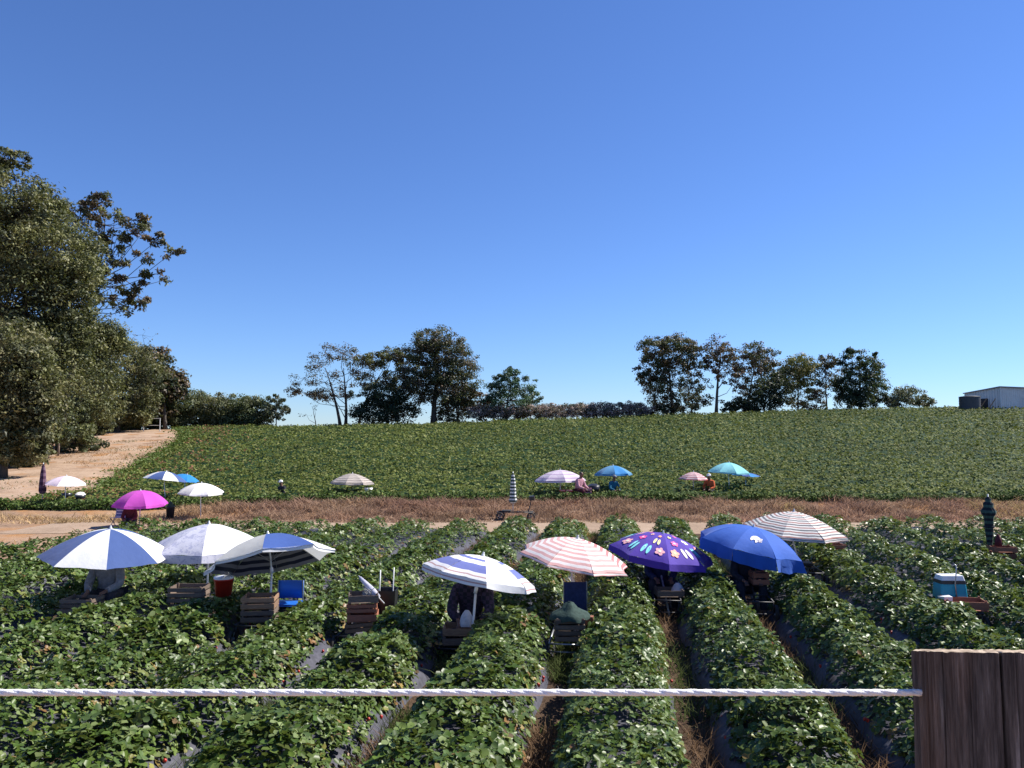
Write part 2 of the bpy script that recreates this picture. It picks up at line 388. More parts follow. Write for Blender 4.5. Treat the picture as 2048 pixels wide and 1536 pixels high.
# weeds and straw in the furrows
def blades(P, hgtv, width, col, lean=.35):
    n = len(P); th = rng.uniform(0, 2 * np.pi, n); d = np.stack([np.cos(th), np.sin(th), np.zeros(n)], 1)
    l = rng.normal(0, lean, (n, 2)); tip = P + np.stack([l[:, 0] * hgtv, l[:, 1] * hgtv, hgtv], 1)
    mid = P * .45 + tip * .55 - np.stack([l[:, 0] * hgtv * .15, l[:, 1] * hgtv * .15, 0 * hgtv], 1)
    w = np.broadcast_to(width, (n,))[:, None]
    V = np.stack([P - d * w, mid - d * w * .7, tip, mid + d * w * .7, P + d * w], 1).reshape(-1, 3)
    b = np.arange(n)[:, None] * 5
    return V, np.concatenate([b + np.array([[0, 1, 3, 4]])]), np.concatenate([b + np.array([[1, 2, 3]])]), np.repeat(col, 5, axis=0)
n = 70000
j = np.where(rng.random(n) < .5, rng.integers(-6, 0, n), rng.integers(-8, 7, n)); y = 5.3 + 17 * rng.random(n) ** 1.3
lat = rng.normal(0, 1, n) * np.where(j < -1, .19, .12); x = .71 + 1.42 * j + TANR * y + lat
keep = (vnoise(x * .6, y, .9, 3) > .42) & (np.abs(x) < .67 * y + 1.5); x, y, lat = x[keep], y[keep], lat[keep]; n = len(x)
gr = vnoise(x * .5, y, .45, 9) > .55
c = np.where(gr[:, None], np.array([.085, .11, .035]), np.array([.19, .12, .07])) * rng.uniform(.6, 1.4, (n, 1))
V, F4, F3, C = blades(np.stack([x, y, np.zeros(n)], 1), rng.uniform(.05, .22, n), .006, c, .8)
tag(link('furrow_weeds', npmesh('furrow_weeds', V, [F4, F3], C), M['dry']), 'dry straw and green weeds growing in the furrows between the rows', 'weeds', None, 'stuff')

# dry grass bank
n = 75000
x = rng.uniform(-19, 24, n); y = rng.uniform(25.0, 29.1, n)
edge = 25.2 + .35 * vnoise(x, x * 0, .9, 4)
keep = (y > edge) & (rng.random(n) < np.where(x < -6, .35 + .65 * sstep(-20, -4, x), 1)) & ~((x < -12) & (y > 27)); x, y = x[keep], y[keep]; n = len(x)
cl = vnoise(x, y * 2, 1.7, 8); cl2 = vnoise(x, y, .5, 18)
base = np.array([.29, .175, .125]) * (1 - cl2[:, None]) + np.array([.38, .26, .17]) * cl2[:, None]
left = sstep(-9, -14, x)[:, None]; base = base * (1 - left) + np.array([.40, .28, .15]) * left
c = base * (rng.uniform(.45, 1.5, (n, 1))) * (.7 + .6 * vnoise(x, y, .8, 19))[:, None]; gg = (vnoise(x, y, .4, 29) > .72) & (rng.random(n) < .5); c[gg] = np.array([.42, .31, .15]) * rng.uniform(.7, 1.2, (gg.sum(), 1))
V, F4, F3, C = blades(np.stack([x, y, hgt(x, y) - .01], 1), (.06 + .36 * cl ** 1.5) * rng.uniform(.5, 1.2, n) * (.55 + .45 * sstep(25.3, 27.3, y)), .014, c, .95)
tag(link('dry_grass_bank', npmesh('dry_grass_bank', V, [F4, F3], C), M['dry']), 'reddish brown dry grass bank between the track and the upper field', 'grass', None, 'stuff')

n = 30000; x = rng.uniform(-60, -11, n); y = rng.uniform(17, 75, n)
keep = (x > -.72 * y - 3) & (x < np.where(y < 22.6, -13.7 + TANR * y, np.where(y < 29, -12, fbx(y)))) & (vnoise(x, y, .35, 77) > .5) & (np.abs(y - 24.5) > 1.2); x, y = x[keep], y[keep]; n = len(x)
c = np.array([.36, .22, .10]) * rng.uniform(.5, 1.3, (n, 1)); gg = vnoise(x, y, .5, 78) > .62; c[gg] = np.array([.13, .15, .06]) * rng.uniform(.6, 1.3, (gg.sum(), 1))
V, F4, F3, C = blades(np.stack([x, y, hgt(x, y) + .005], 1), rng.uniform(.03, .12, n) * (1 + y / 60), .02, c, 1.2)
tag(link('dry_verge_grass', npmesh('dry_verge_grass', V, [F4, F3], C), M['dry']), 'short dry grass tufts scattered over the bare dirt at the left', 'grass', None, 'stuff')

# ------------------------------------------------------------------ upper field
def canopy_z(x, y):
    ro = np.cos((y - 29.3 + .25 * np.sin(x * .3)) * 2 * np.pi / 1.42)
    return .24 + .10 * ro + .16 * (vnoise(x, y, 1.3, 21) - .5) * 1.2 + .12 * (vnoise(x, y, 4.1, 22) - .5)
xs = np.linspace(0, 1, 420); ys = np.concatenate([np.arange(29.05, 45, .3), np.arange(45, 97.5, .7)])
YY = np.repeat(ys, len(xs)); TT = np.tile(xs, len(ys)); L = fbx(YY) + .25
XX = L + TT * (.70 * YY + 8 - L)
ed = np.minimum(sstep(29.05, 29.5, YY), sstep(0, .01, TT))
ZZ = hgt(XX, YY) + .02 + canopy_z(XX, YY) * .8 * ed
i = np.arange(len(ys) - 1)[:, None] * len(xs) + np.arange(len(xs) - 1)[None]
Fa = np.stack([i, i + 1, i + len(xs) + 1, i + len(xs)], -1).reshape(-1, 4)
Cb = np.tile([.022, .05, .016], (len(XX), 1))
parts = [(np.stack([XX, YY, ZZ], 1), Fa, Cb)]
for (ya, yb, dens, sz) in ((29.1, 33, 150, .11), (33, 40, 105, .125), (40, 52, 62, .15), (52, 68, 34, .19), (68, 97, 22, .235)):
    wmax = .68 * yb + 4; A = (yb - ya) * (wmax * 2); n = int(A * dens)
    y = rng.uniform(ya, yb, n); x = rng.uniform(-wmax, wmax, n)
    keep = (np.abs(x) < .68 * y + 3) & (x > fbx(y) + .1); x, y = x[keep], y[keep]; n = len(x)
    cz = canopy_z(x, y); gap = vnoise(x, y * 1.5, 3.2, 23)
    keep = (gap > .25) & (rng.random(n) < .55 + .5 * np.cos((y - 29.3 + .25 * np.sin(x * .3)) * 2 * np.pi / 1.42) + .25); x, y, cz = x[keep], y[keep], cz[keep]; n = len(x)
    z = hgt(x, y) + .05 + cz - rng.exponential(.05, n) + .03
    z = np.where(y < 29.5, z - (29.5 - y) * .4 * rng.random(n), z)
    N = rng.normal(0, .5, (n, 3)); N[:, 1] -= .25; N[:, 2] = np.abs(N[:, 2]) + .55
    brown = sstep(9, 1, x - fbx(y)) * .24 * (vnoise(x, y, .35, 31) > .45)
    c = leafcols(n, brown * .10) * .6 + np.array([.062, .090, .022]) * .4
    rb = rng.random(n) < brown; c[rb] = np.array([.14, .085, .045]) * rng.uniform(.7, 1.3, (rb.sum(), 1))
    c *= (.95 + .5 * vnoise(x, y, .25, 33))[:, None]; c[:, 0] *= 1.25
    parts.append(scatter(np.stack([x, y, z], 1), N, sz * rng.uniform(.7, 1.3, n), c, T_QUAD))
n = 26000; x = rng.uniform(-20, 25, n); y = rng.uniform(28.85, 29.35, n); z = hgt(x, y) + rng.uniform(.02, .36, n) * (.6 + .6 * vnoise(x, y, 1.3, 71))
N = rng.normal(0, .5, (n, 3)); N[:, 1] -= .7; N[:, 2] = np.abs(N[:, 2]) + .3
parts.append(scatter(np.stack([x, y, z], 1), N, .10 * rng.uniform(.7, 1.3, n), leafcols(n, .01), T_QUAD))
n = 26000; y = rng.uniform(29, 96, n); x = fbx(y) + .25 - rng.exponential(.35, n); z = hgt(x, y) + rng.uniform(.02, .30, n)
N = rng.normal(0, .5, (n, 3)); N[:, 2] = np.abs(N[:, 2]) + .4
parts.append(scatter(np.stack([x, y, z], 1), N, (.10 + .0018 * (y - 29)) * rng.uniform(.7, 1.3, n), leafcols(n, .03), T_QUAD))
V, Fa, C = joinsc(parts); tri_total += len(Fa) * 2
tag(link('upper_field_foliage', npmesh('upper_field_foliage', V, Fa, C), M['far_leaf']), 'dense green strawberry field rising to the ridge line', 'crop field', None, 'stuff')

# ------------------------------------------------------------------ trees
def tree(name, label, Y, bx, blobs_, cols, leaf=.3, dens=1.0, tr=.3, bark='bark', airy=.0, T=T_QUAD, seed=1, depth=1.0, trunk_to=None, stems=1, group=None, twig=1.0, clump=.28, cat='tree', fork=.35):
    """blobs: (px, py, rx, ry, n_leaves) in photo pixels at distance Y"""
    global tri_total
    mul = (1.05 if Y < 90 else 4.2) if airy else (2.5 if Y > 90 else 1.3); gr = 1.12 if Y > 90 else 1.0
    if Y > 90: leaf = leaf * .82
    elif not airy: leaf *= .78; mul *= 1.5
    blobs = [(b[0], b[1], b[2] * gr, b[3] * gr, b[4] * (mul if b[4] > 60 else 1)) for b in blobs_]
    r_ = random.Random(seed); g = np.random.default_rng(seed)
    sc = Y / F; B = Vector((xat(bx, Y), Y, h1(xat(bx, Y), Y) - .15))
    t = empty(name, B, label, cat, group)
    mbs = MB(); mbr = MB(); parts = []
    tot = sum(b[4] for b in blobs)
    cen = [at(b[0], b[1], Y) for b in blobs]
    ctr = sum(((c - B) * b[4] for c, b in zip(cen, blobs)), Vector()) / tot
    topz = max(c.z for c in cen) - B.z
    fh = ctr.z * fork
    for s in range(stems):
        ox = (s - (stems - 1) / 2) * tr * 2.5
        pts = []; m = 7
        for i in range(m):
            f = i / (m - 1); zz = f * (topz * .8)
            k = ctr.x * (f ** 1.6) * .8 + ox * (1 + f * 3)
            pts.append(Vector((k + r_.uniform(-.1, .1) * f * tr * 3, ctr.y * f + r_.uniform(-.3, .3) * f, zz)))
        rads = [tr * (1.25 if i == 0 else 1) * (1 - .82 * i / (m - 1)) for i in range(m)]
        mbs.tube(pts, rads, 8)
        if s == 0: main = pts
        trunkpts = pts
        if s == stems - 1 or stems == 1: pass
        main = pts if s == stems // 2 else main
    for c, b in zip(cen, blobs):
        L = c - B; rx, ry = b[2] * sc, b[3] * sc; rd = rx * depth
        if name != 'shrub' and b[4] > 0:
            # limb from trunk to blob
            f0 = max(fork * .8, min(.85, (L.z - rx * 1.1) / (topz * .8 + 1e-6)))
            i0 = f0 * (len(main) - 1); a = main[int(i0)].lerp(main[min(int(i0) + 1, len(main) - 1)], i0 - int(i0))
            mid = a.lerp(L, .5) + Vector((r_.uniform(-.4, .4), r_.uniform(-.5, .5), -.10 * (L - a).length))
            rr = tr * .42 * max(.35, min(1, math.sqrt(b[4] / tot) * 1.6))
            mbr.tube([a, a.lerp(mid, .5) , mid, mid.lerp(L, .6), L], [rr, rr * .85, rr * .65, rr * .45, rr * .3], 6)
        ncl = max(4, int(b[4] / (55 if airy else 60)))
        u = g.normal(size=(ncl, 3)); u /= np.linalg.norm(u, axis=1, keepdims=True)
        rad = g.uniform(.25, 1, ncl) ** .45 * g.uniform(.85, 1.12, ncl)
        cc = np.array(L)[None] + u * rad[:, None] * np.array([rx, rd, ry])
        crs = clump * math.sqrt(rx * ry) * (.6 if airy else 1.1)
        per = int(b[4] / ncl)
        for q in range(ncl):
            sr = max(leaf * 1.0, crs * g.uniform(.6, 1.35))
            n = max(3, int(per * g.uniform(.5, 1.5)))
            w = g.normal(size=(n, 3)); w /= np.linalg.norm(w, axis=1, keepdims=True)
            P = cc[q] + w * (g.uniform(0, 1, n) ** .5)[:, None] * sr * np.array([1.15, 1.1, .68])
            N = w + g.normal(0, .5, (n, 3)) + np.array([0, 0, .35])
            base = np.array(cols[g.integers(0, len(cols))]) * g.uniform(.8, 1.6)
            parts.append((P, N, leaf * g.uniform(.65, 1.3, n), base[None] * g.uniform(.75, 1.25, (n, 1))))
            if twig and (g.random() < .55 * twig):
                e = Vector(cc[q]); md = L.lerp(e, .5) + Vector((g.normal() * .2, g.normal() * .2, -.12 * (e - L).length))
                mbr.tube([L, md, e], [tr * .11, tr * .07, tr * .03], 4, False)
    P, N, sz, c = (np.concatenate([p[i] for p in parts]) for i in range(4))
    keep = P[:, 2] > .05; P, N, sz, c = P[keep], N[keep], sz[keep], c[keep]
    V, Fa, C = scatter(P, N, sz, c, T); tri_total += len(Fa) * 2
    if name != 'shrub': mbs.build('trunk', M[bark], t, True)
    if mbr.v: mbr.build('limbs', M[bark], t, True)
    link('crown', npmesh('crown', V, Fa, C), M['tree_leaf'], t)
    return t
OL = [(.115, .12, .046), (.075, .085, .034), (.16, .155, .062), (.045, .055, .027)]
OLB = [(.14, .13, .058), (.09, .095, .042), (.18, .165, .075), (.055, .06, .03)]
DK = [(.018, .032, .018), (.03, .045, .022), (.022, .04, .025)]
GG = [(.05, .085, .03), (.075, .12, .045), (.04, .07, .03)]
BR = [(.095, .065, .04), (.07, .055, .04), (.12, .08, .045), (.06, .06, .035)]
YG = [(.20, .17, .045), (.15, .15, .04), (.10, .11, .035)]
PU = [(.07, .05, .045), (.055, .04, .04), (.085, .06, .045)]
GRY = [(.10, .12, .07), (.08, .10, .055), (.13, .13, .08)]
GL = 'tall gum trees along the left side of the dirt road'
tree('gum_tree', 'tallest gum tree at the left edge with dense olive crown', 50, 40, [(-40, 330, 60, 40, 1500), (20, 320, 38, 24, 700), (30, 420, 100, 70, 7000), (-60, 500, 130, 110, 6000), (90, 520, 110, 100, 9000), (20, 620, 140, 110, 8000), (140, 590, 62, 70, 3500), (60, 740, 130, 110, 6000), (110, 680, 70, 60, 3500), (40, 830, 100, 50, 2500)], OL, .30, tr=.36, bark='bark', T=T_LONG, seed=11, group=GL, clump=.24)
tree('gum_tree', 'open airy gum tree with bare limbs reaching out to the right', 60, 120, [(160, 420, 36, 20, 420), (205, 405, 42, 18, 480), (210, 450, 48, 32, 650), (265, 440, 30, 24, 330), (285, 465, 26, 16, 300), (262, 490, 30, 22, 340), (318, 478, 24, 14, 230), (345, 505, 22, 13, 230), (210, 520, 36, 28, 560), (250, 560, 34, 24, 340), (310, 548, 24, 13, 230), (220, 595, 48, 22, 650), (275, 590, 28, 18, 300), (283, 612, 10, 9, 60), (150, 480, 60, 60, 900), (245, 620, 24, 10, 90), (230, 430, 20, 12, 130), (300, 515, 16, 10, 110), (240, 525, 20, 12, 150), (280, 570, 18, 10, 110), (182, 430, 24, 16, 180), (330, 560, 10, 6, 60), (235, 470, 22, 12, 160), (195, 540, 24, 26, 260), (200, 480, 20, 20, 180)], BR + OL[:2], .30, tr=.30, bark='bark', T=T_LONG, seed=12, airy=1, group=GL, clump=.5, twig=2.2, fork=.55)
tree('gum_tree', 'mid height gum tree behind the tallest one, crown sloping down to the right', 66, 150, [(130, 690, 80, 60, 5000), (195, 705, 62, 70, 5000), (160, 790, 90, 60, 4500), (215, 675, 40, 36, 2000), (170, 825, 60, 30, 2000), (120, 830, 50, 34, 1800)], OL, .32, tr=.26, seed=13, T=T_LONG, group=GL)
tree('gum_tree', 'lower olive gum tree beside the road, next after the sloping one', 89, 235, [(250, 730, 60, 50, 3600), (250, 795, 62, 45, 3200), (205, 800, 50, 40, 2000), (290, 760, 40, 45, 1800), (225, 830, 50, 20, 1200), (270, 825, 40, 24, 1200)], OL + OLB, .40, tr=.26, seed=14, T=T_LONG, group=GL)
tree('gum_tree', 'brownish gum tree at the end of the left tree line, above the scrub', 95, 330, [(300, 730, 34, 34, 1300), (325, 765, 42, 38, 2000), (345, 775, 24, 24, 700), (300, 800, 40, 34, 1300)], BR + DK[:1], .42, tr=.3, seed=15, group=GL)
tree('gum_tree', 'leafless dead tree standing up behind the left tree line', 97, 300, [(285, 670, 30, 18, 14), (300, 690, 26, 14, 14), (265, 680, 14, 20, 10)], BR, .25, tr=.12, seed=25, group=GL, twig=3)
tree('gum_tree', 'bushy olive brown tree nearest the camera at the left edge', 42, 10, [(10, 700, 80, 60, 4500), (60, 760, 52, 62, 4000), (20, 800, 80, 70, 4500), (75, 820, 40, 52, 2200), (10, 870, 70, 38, 2600), (70, 880, 36, 26, 1300), (20, 905, 60, 22, 1500)], OLB + OL[:1], .26, T=T_LONG, tr=.2, seed=16, group=GL)
for i, (px, Y, top, w) in enumerate([(105, 56, 850, 40), (150, 64, 835, 36), (40, 50, 860, 50), (195, 82, 828, 30), (240, 93, 822, 34), (285, 96, 822, 30)]):
    tree('shrub', ['dark undergrowth bush beside the second fence post under the gums', 'dark undergrowth bush in front of the sky gap under the gums', 'dark undergrowth bush at the left edge behind the nearest tree', 'small dark undergrowth bush nearest the road bend under the gums', 'dark bush between the road bend and the white gate', 'dark bush directly behind the white gate'][i], Y, px, [(px, top + 14, w, 22, 1600)], [(.05, .06, .03), (.08, .085, .035), (.03, .04, .02)], .24, seed=90 + i, cat='bush')
GGL = [(.09, .105, .045), (.12, .13, .06), (.06, .08, .035)]
for i, (px, Y, w) in enumerate([(45, 49, 60), (155, 60, 52), (232, 90, 40), (345, 97, 26), (190, 82, 40), (262, 94, 26)]):
    bpx = 868 + 1540 * (2.9 - h1(xat(px, Y), Y)) / Y
    tree('shrub', ['low olive scrub at the foot of the tallest gum tree', 'low olive scrub at the foot of the mid height gum tree', 'low olive scrub at the foot of the lower gum tree by the road', 'low olive scrub around the last brownish gum tree of the line', 'low olive scrub between the mid height and the lower gum tree', 'low olive scrub between the lower and the brownish gum tree'][i], Y, px, [(px, bpx - 20, w, 20, 1500), (px + 8, bpx - 38, w * .7, 18, 900)], OL, .24, seed=110 + i, cat='bush', group='low scrub under the gum trees')
HS = 'scrub bushes on the ridge beyond the dirt road'
for i, (px, top, w, cc) in enumerate([(300, 798, 44, GG), (345, 786, 48, GGL), (392, 788, 44, GGL), (432, 792, 44, OLB), (472, 794, 42, GGL), (510, 798, 38, GGL)]):
    tree('shrub', ['leftmost and greenest ridge bush behind the white gate', 'tallest ridge bush, second from the white gate', 'third ridge bush from the white gate, mid green', 'fourth ridge bush from the white gate, brownish', 'fifth ridge bush from the white gate, dark green', 'last ridge bush of the scrub line before the grey sapling'][i], 99, px, [(px, top + 24, w, 26, 1700), (px - 12, top + 46, w * .9, 22, 1200), (px + 8, top + 4, w * .5, 10, 160), (px + 14, top + 40, w * .7, 24, 700)], cc, .26, tr=.1, seed=30 + i, group=HS, cat='bush')
tree('sapling', 'grey green sapling standing alone at the right end of the scrub', 98, 552, [(552, 818, 24, 24, 700), (548, 800, 14, 12, 150)], GRY, .24, tr=.1, seed=40, airy=1)
RG = 'trees standing on the ridge line'
tree('oak_tree', 'broad thin-leaved tree with many bare branches, left of the ridge group', 102, 686, [(685, 705, 40, 16, 220), (640, 725, 34, 18, 150), (610, 755, 24, 22, 90), (600, 782, 26, 10, 140), (650, 765, 36, 26, 160), (700, 745, 34, 26, 160), (665, 790, 40, 12, 300), (725, 735, 26, 18, 160), (640, 700 + 90, 26, 10, 120)], BR, .24, tr=.24, seed=41, airy=1, twig=3.2, stems=2, group=RG, fork=.2, clump=.7)
tree('bare_sapling', 'small leafless sapling left of the broad thin-leaved tree', 103, 632, [(628, 812, 20, 14, 20), (612, 828, 22, 10, 30), (640, 800, 12, 12, 12)], BR, .2, tr=.08, seed=42, airy=1, twig=3.5, group=RG)
tree('oak_tree', 'tree with yellow green top between the thin-leaved tree and the tallest one', 103, 716, [(745, 722, 34, 14, 560), (785, 712, 26, 16, 520), (812, 725, 26, 18, 420), (745, 760, 34, 20, 240), (790, 760, 30, 20, 420)], [YG[2], OL[0], BR[1]], .26, tr=.2, seed=43, airy=1, twig=2, group=RG, clump=.5)
tree('cypress_tree', 'dark low evergreen in front of the yellow green tree', 100, 775, [(775, 790, 46, 26, 2300), (760, 825, 56, 22, 2300), (800, 815, 34, 32, 1600), (730, 790, 24, 22, 420)], DK, .26, tr=.25, seed=44, group=RG)
tree('oak_tree', 'tallest tree of the ridge with a round brown green crown', 100, 867, [(865, 680, 40, 28, 1700), (840, 705, 34, 26, 1100), (895, 705, 42, 30, 1700), (835, 745, 40, 24, 1100), (900, 745, 50, 32, 2300), (930, 725, 28, 30, 800), (880, 785, 60, 28, 2200), (850, 770, 44, 22, 1000), (930, 780, 32, 28, 900)], [BR[0], BR[1], OL[1], DK[1], BR[3]], .26, tr=.42, seed=45, group=RG, clump=.3, fork=.25)
tree('cypress_tree', 'dark undergrowth tree right beside the tallest trunk', 101, 915, [(912, 815, 40, 28, 2000), (935, 800, 26, 26, 800), (885, 832, 20, 14, 400)], DK + BR[1:2], .25, tr=.16, seed=46, group=RG)
tree('maple_tree', 'bright green pointed tree right of the tallest tree', 98, 1012, [(1018, 765, 26, 26, 800), (1030, 750, 14, 16, 200), (1000, 775, 24, 24, 600), (1050, 775, 22, 22, 500), (1025, 800, 48, 20, 1500), (1062, 800, 22, 12, 300), (980, 775, 12, 8, 70), (1015, 742, 8, 12, 80)], [(.035, .085, .045), (.055, .12, .055), (.03, .06, .035)], .24, tr=.2, seed=47, group=RG)
tree('shrub', 'orange brown shrub between the tallest tree and the bright green tree', 99, 962, [(962, 805, 20, 18, 480)], BR[:1] + [(.15, .08, .04)], .24, seed=48, cat='bush')
for i, px in enumerate(range(965, 1275, 34)):
    tree('shrub', 'low mauve flowering hedge bush on the ridge, %s from the bright green tree' % ['first', 'second', 'third', 'fourth', 'fifth', 'sixth', 'seventh', 'eighth', 'ninth', 'tenth'][i], 97.5, px, [(px, 825 - i * .5, 30, 14, 1700)], [(.30, .22, .19), (.21, .16, .135), (.36, .27, .25), (.13, .12, .09)], .2, seed=50 + i, cat='bush', group='low hedge on the ridge')
tree('oak_tree', 'wide brown leaved tree at the left of the right ridge group', 99, 1345, [(1310, 700, 30, 22, 620), (1350, 690, 34, 20, 720), (1380, 705, 26, 20, 430), (1300, 730, 30, 20, 430), (1290, 755, 20, 12, 260), (1345, 735, 36, 24, 650), (1320, 775, 32, 26, 800), (1390, 735, 24, 24, 360), (1335, 810, 30, 22, 700), (1300, 820, 22, 16, 260)], [BR[0], BR[2], OL[1], DK[1]], .26, tr=.26, seed=70, group=RG, airy=1, clump=.55, twig=1.6)
tree('oak_tree', 'slim tree between the wide brown one and the spiky topped one', 100, 1383, [(1385, 775, 30, 22, 480), (1400, 800, 26, 18, 350), (1372, 815, 24, 18, 260)], [OL[1], BR[1]], .25, tr=.14, seed=71, group=RG, airy=1, clump=.5, twig=2)
tree('oak_tree', 'reddish spiky topped tree with a straight dark trunk', 99, 1433, [(1438, 700, 30, 20, 360), (1425, 680, 18, 14, 60), (1450, 715, 24, 20, 260), (1455, 745, 28, 20, 300), (1425, 725, 18, 16, 200), (1440, 672, 16, 10, 20), (1465, 770, 20, 14, 140)], [PU[0], (.12, .06, .04), BR[1]], .25, tr=.24, seed=72, group=RG, airy=1, clump=.5, twig=2.4, fork=.3)
tree('oak_tree', 'pale barked brown tree right of the spiky topped one', 101, 1497, [(1505, 705, 32, 18, 480), (1485, 725, 26, 20, 300), (1530, 720, 26, 20, 360), (1510, 745, 36, 22, 360), (1545, 740, 20, 24, 260), (1500, 780, 30, 18, 180)], [PU[0], BR[0], OL[1]], .25, tr=.2, seed=73, group=RG, airy=1, clump=.5, twig=2.4, bark='palebark')
tree('cypress_tree', 'darkest low tree in the middle of the right ridge group', 99, 1530, [(1530, 790, 38, 30, 2200), (1560, 775, 30, 36, 1500), (1500, 810, 36, 18, 1100), (1470, 812, 28, 14, 600)], DK, .25, tr=.16, seed=74, group=RG)
tree('poplar_tree', 'yellow green autumn tree in the right ridge group', 101, 1597, [(1598, 730, 34, 18, 900), (1615, 750, 26, 22, 560), (1580, 755, 24, 24, 500), (1600, 790, 30, 26, 520)], YG + OL[:1], .25, tr=.14, seed=75, group=RG, airy=1, clump=.6)
tree('oak_tree', 'thin purplish tree just left of the dark conifer', 101, 1655, [(1655, 722, 20, 16, 330), (1660, 750, 24, 22, 350), (1645, 785, 20, 26, 300), (1625, 805, 20, 16, 200)], PU + DK[:1], .24, tr=.13, seed=76, group=RG, airy=1, clump=.6)
tree('pine_tree', 'dark green conifer at the right end of the tree group', 98, 1722, [(1705, 725, 22, 24, 1100), (1735, 740, 26, 26, 1300), (1725, 775, 42, 28, 2300), (1690, 770, 20, 26, 800), (1755, 785, 16, 22, 600), (1722, 800, 46, 16, 1400), (1700, 705, 8, 10, 120), (1752, 715, 8, 10, 100)], [(.02, .042, .02), (.03, .06, .028), (.015, .03, .018)], .24, tr=.2, seed=77, group=RG)
tree('shrub', 'small round grey green bush alone right of the dark conifer', 98, 1815, [(1812, 795, 30, 20, 1500), (1842, 803, 24, 11, 700), (1790, 803, 20, 13, 600)], GRY, .22, seed=78, cat='bush')
print('leaf tris', tri_total)

# ------------------------------------------------------------------ shed, tank, gate on the hill
M['iron'] = None
def ironmat(name, col):
    m, t, out = newmat(name); p = nd(t, 'ShaderNodeBsdfPrincipled', Roughness=.45, Metallic=.2)
    n = noise(t, 2, 5, objc(t)); t.links.new(ramp(t, n, [(.3, tuple(c * .85 for c in col)), (.7, col)]), p.inputs['Base Color'])
    t.links.new(p.outputs[0], out.inputs[0]); return m
M['iron'] = ironmat('shed_iron', (.62, .62, .62)); M['roofiron'] = ironmat('roof_iron', (.22, .22, .25)); M['tank'] = simple('tank_side', (.06, .062, .07), .6, .2, 4)
Ys = 92.5; zb = h1(xat(2003, Ys), Ys) - .3
C0 = Vector((xat(2003, Ys), Ys, zb))
shed = empty('farm_shed', C0, 'pale corrugated metal shed on the ridge at the right edge', 'shed')
def corr(a, b, za, zb_, n):   # corrugated wall from a to b (2-D), top heights za..zb
    m = MB(); d = Vector((b[0] - a[0], b[1] - a[1], 0)); nrm = Vector((d.y, -d.x, 0)).normalized()
    vs = []
    for i in range(n + 1):
        f = i / n; off = nrm * (.04 * (i % 2)); p = Vector((a[0], a[1], 0)) + d * f + off
        vs += [p, p + Vector((0, 0, za + (zb_ - za) * f))]
    m.add(vs, [(2 * i, 2 * i + 2, 2 * i + 3, 2 * i + 1) for i in range(n)]); return m
HT = at(2003, 775, Ys).z - zb; HL = at(1960, 786, Ys).z - zb
corr((-2.75, 2.6), (0, 0), HL, HT, 26).build('gable_wall', M['iron'], shed)
corr((0, 0), (9, 1.6), HT, HT - .25, 70).build('front_wall', M['iron'], shed)
m = MB(); m.add([(-.15, -.25, HT + .03), (9.2, 1.3, HT - .2), (6.5, 5.2, HT - .6), (-3.0, 2.5, HL + .03), (-.15, -.25, HT + .15), (9.2, 1.3, HT - .08), (6.5, 5.2, HT - .48), (-3.0, 2.5, HL + .13)], [(0, 3, 2, 1), (4, 5, 6, 7), (0, 1, 5, 4), (1, 2, 6, 5), (2, 3, 7, 6), (3, 0, 4, 7)]); m.build('roof', M['roofiron'], shed)
m = MB(); m.box((-1.35, 1.0, .9), (.9, .08, 1.8), Matrix.Rotation(math.atan2(-2.6, 2.75), 3, 'Z')); m.build('door', M['darkmetal'], shed)
m = MB(); m.tube([(0, -.06, 0), (0, -.06, HT)], .07, 6); m.build('downpipe', M['whitemetal'], shed)
m = MB(); m.box((5.2, .80, 1.0), (3.6, .1, 2.0), Matrix.Rotation(math.atan2(1.6, 9), 3, 'Z')); m.build('roller_door', M['tank'], shed)
tk = empty('water_tank', (xat(1942, 92), 92, h1(xat(1942, 92), 92) - .2), 'dark round water tank beside the farm shed', 'water tank')
hh = at(1942, 794, 92).z - tk.location.z
m = MB(); pr = []
for i in range(13): pr += [(1.13 + .02 * (i % 2), hh * i / 12)]
m.lathe(pr, 28); m.build('tank_wall', M['tank'], tk, True)
m = MB(); m.lathe([(1.17, hh), (1.17, hh + .04), (.6, hh + .12), (.02, hh + .16)], 28); m.build('tank_lid', M['tank'], tk, True)
for i, (px, w) in enumerate([(1966, .12), (1984, .09)]):
    b = MB(); p = at(px, 800, 91.5); z0 = h1(p.x, 91.5); b.box((0, 0, .9), (w, .05, 1.5), Matrix.Rotation(.6, 3, 'Y'))
    tag(b.build('leaning_board', M['crate'], loc=(p.x, 91.5, z0)), ['wide pale board leaning on the shed beside the tank', 'narrow pale board leaning on the shed near its corner'][i], 'board')
# gate and fence posts by the gums
g = empty('field_gate', (xat(303, 90), 90, h1(xat(303, 90), 90)), 'white pipe gate frame at the top of the dirt road', 'gate')
hw = .95; hz = at(303, 836, 90).z - g.location.z
for s in (-1, 1): b = MB(); b.tube([(s * hw, 0, 0), (s * hw, 0, hz)], .05); b.build('gate_post', M['whitemetal'], g)
for z in (hz * .97, hz * .45): b = MB(); b.tube([(-hw, 0, z), (hw, 0, z)], .035); b.build('rail', M['whitemetal'], g)
FP = [(82, 53, 'nearest grey fence post under the gum trees'), (118, 57, 'grey fence post standing in the tree shade, second from the left'), (62, 60, 'leftmost grey fence post deep in the tree shade'), (150, 72, 'far grey fence post beside the road bend')]
for px, Y, l in FP:
    b = MB(); b.tube([(0, 0, -.1), (.01, .01, .7), (0, .02, 1.35)], [.08, .075, .07], 8)
    tag(b.build('fence_post', M['crate_old'], None, True, (xat(px, Y), Y, h1(xat(px, Y), Y))), l, 'post', 'fence posts under the gum trees')

